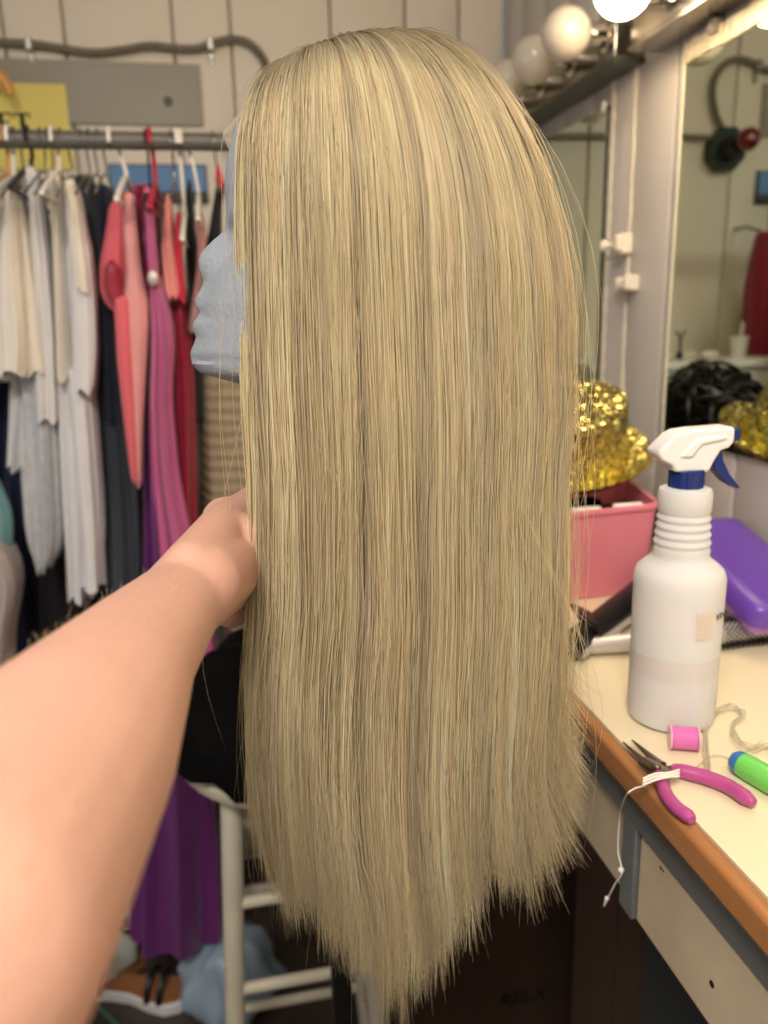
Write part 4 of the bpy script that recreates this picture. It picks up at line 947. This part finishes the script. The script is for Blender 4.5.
# lace edge in front of the hairline
g = G(); lp = [px2head(*p) for p in [(240, 112), (222, 133), (228, 148), (240, 160)]]
build('lace_edge', G().prism([hf(a, -.0, b) for a, b in lp], Vd, .0006), 'lace', t)
# ================================================================== person: forearm and hand
def capsule(g, a, b, ra, rb, n=20):
    a = np.array(a, float); b = np.array(b, float); d = b-a; L = np.linalg.norm(d); d /= L; prof = []
    for k in range(7): x = math.pi/2*k/6; prof.append((ra*math.sin(x)+1e-4, -ra*math.cos(x)))
    for k in range(7): x = math.pi/2*k/6; prof.append((rb*math.cos(x)+1e-4, L+rb*math.sin(x)))
    g.lathe(prof, a, n, d)
g = G()
def chain(g, P, R):
    for i in range(len(P)-1): capsule(g, P[i], P[i+1], R[i], R[i+1])
wr = at(178, 604, T=.49); md = at(66, 755, T=.31); el = at(-78, 955, T=.205); md2 = at(130, 660, T=.40)
arm = [hf(-.122, -.01, -.190), wr+np.array([.012, .02, .006]), wr, md2, md, el, el+np.array([-.10, -.12, -.03])]
chain(g, arm, [.030, .0285, .0275, .0335, .0435, .047, .05])
# palm: metacarpals from the wrist to knuckles beyond the neck front
kn = [hf(-.112, .050, -.152), hf(-.118, .056, -.176), hf(-.118, .054, -.199), hf(-.112, .046, -.221)]
w0 = wr+np.array([.008, .012, .004])
st = [w0+np.array([0, 0, .016]), w0+np.array([0, 0, .005]), w0-np.array([0, 0, .006]), w0-np.array([0, 0, .016])]
for s_, k_ in zip(st, kn): mid = (s_+k_)/2+U*-.004; chain(g, [s_, mid, k_], [.017, .0175, .0125])
chain(g, [hf(-.125, -.015, -.155), hf(-.122, .0, -.165), hf(-.12, -.005, -.215), hf(-.125, -.02, -.225)], [.020, .022, .021, .018])
fing = []
for i, k_ in enumerate(kn):
    z = [-.150, -.176, -.201, -.224][i]; ln = [1., 1.08, 1.0, .82][i]
    fing.append([k_, hf(-.082, .074, z), hf(-.082+.034*ln, .081, z+.002), hf(-.082+.056*ln, .068, z+.003)])
    chain(g, fing[-1], [.0105, .0095, .0088, .0075])
th_ = [hf(-.126, -.028, -.172), hf(-.108, -.044, -.158), hf(-.082, -.052, -.150), hf(-.056, -.054, -.146)]
chain(g, th_, [.018, .0135, .0115, .0095])
ob = build('person', g, 'skin', None, fix=False, origin=tuple(wr))
rm = ob.modifiers.new('r', 'REMESH'); rm.mode = 'VOXEL'; rm.voxel_size = .0028; rm.use_smooth_shade = True
sm = ob.modifiers.new('s', 'SMOOTH'); sm.factor = .6; sm.iterations = 14
dg = bpy.context.evaluated_depsgraph_get(); me2 = bpy.data.meshes.new_from_object(ob.evaluated_get(dg)); ob.modifiers.clear(); old = ob.data; ob.data = me2; bpy.data.meshes.remove(old)
me2.shade_smooth()
if not me2.materials: me2.materials.append(M['skin'])
props(ob, 'person reaching in with a bare left forearm, hand gripping the foam neck', 'person')
for i, f_ in enumerate(fing+[th_]):
    a, b = f_[-2], f_[-1]; d = (b-a)/np.linalg.norm(b-a); out = Vd if i < 4 else -Vd
    nn = out-d*(out @ d); nn /= np.linalg.norm(nn); rn = .0068 if i < 4 else .0088
    build('fingernail', G().ball(b+nn*rn*.72, .0052, 12, (1, .6, 1.0)), 'nail', ob)
g = G(); q = np.random.default_rng(9); vv = np.array([v.co[:] for v in me2.vertices])+np.array(wr); nn = np.array([v.normal[:] for v in me2.vertices])
sel = np.where((vv[:, 1] < .45) & (nn[:, 2] > .45))[0]; sel = q.choice(sel, 420)
axd = (wr-md)/np.linalg.norm(wr-md)
for i in sel:
    d = nn[i]*.35+axd*.9+q.normal(size=3)*.25; d /= np.linalg.norm(d); p = vv[i]; L = .004+.005*q.random(); g.tube([p, p+d*L*.5+nn[i]*.001, p+d*L], [.00005, .00005, .00002], 3, cap=False)
o = build('arm_hair', g, 'fuzz', ob, fix=False); o['kind'] = 'stuff'
# ================================================================== light
def area(name, loc, target, size, power, col):
    l = bpy.data.lights.new(name, 'AREA'); l.shape = 'SQUARE'; l.size = size; l.energy = power; l.color = lin(col)
    o = bpy.data.objects.new(name, l); COL.objects.link(o); o.location = loc
    o.rotation_euler = (Vector(target)-Vector(loc)).to_track_quat('-Z', 'Y').to_euler(); return o
area('ceiling_light', (-.30, -.55, CH-.07), (-.30, -.45, 0), .6, 46, (255, 248, 239))
area('window_light', (-1.85, .55, 1.75), (0, .75, 1.3), .8, 4, (205, 222, 255))
w = bpy.data.worlds.new('world'); S.world = w; w.use_nodes = True; w.node_tree.nodes['Background'].inputs[0].default_value = (.6, .62, .65, 1); w.node_tree.nodes['Background'].inputs[1].default_value = .3
S.cycles.max_bounces = 7; S.cycles.diffuse_bounces = 3; S.cycles.use_denoising = True
S.cycles.sample_clamp_indirect = 6
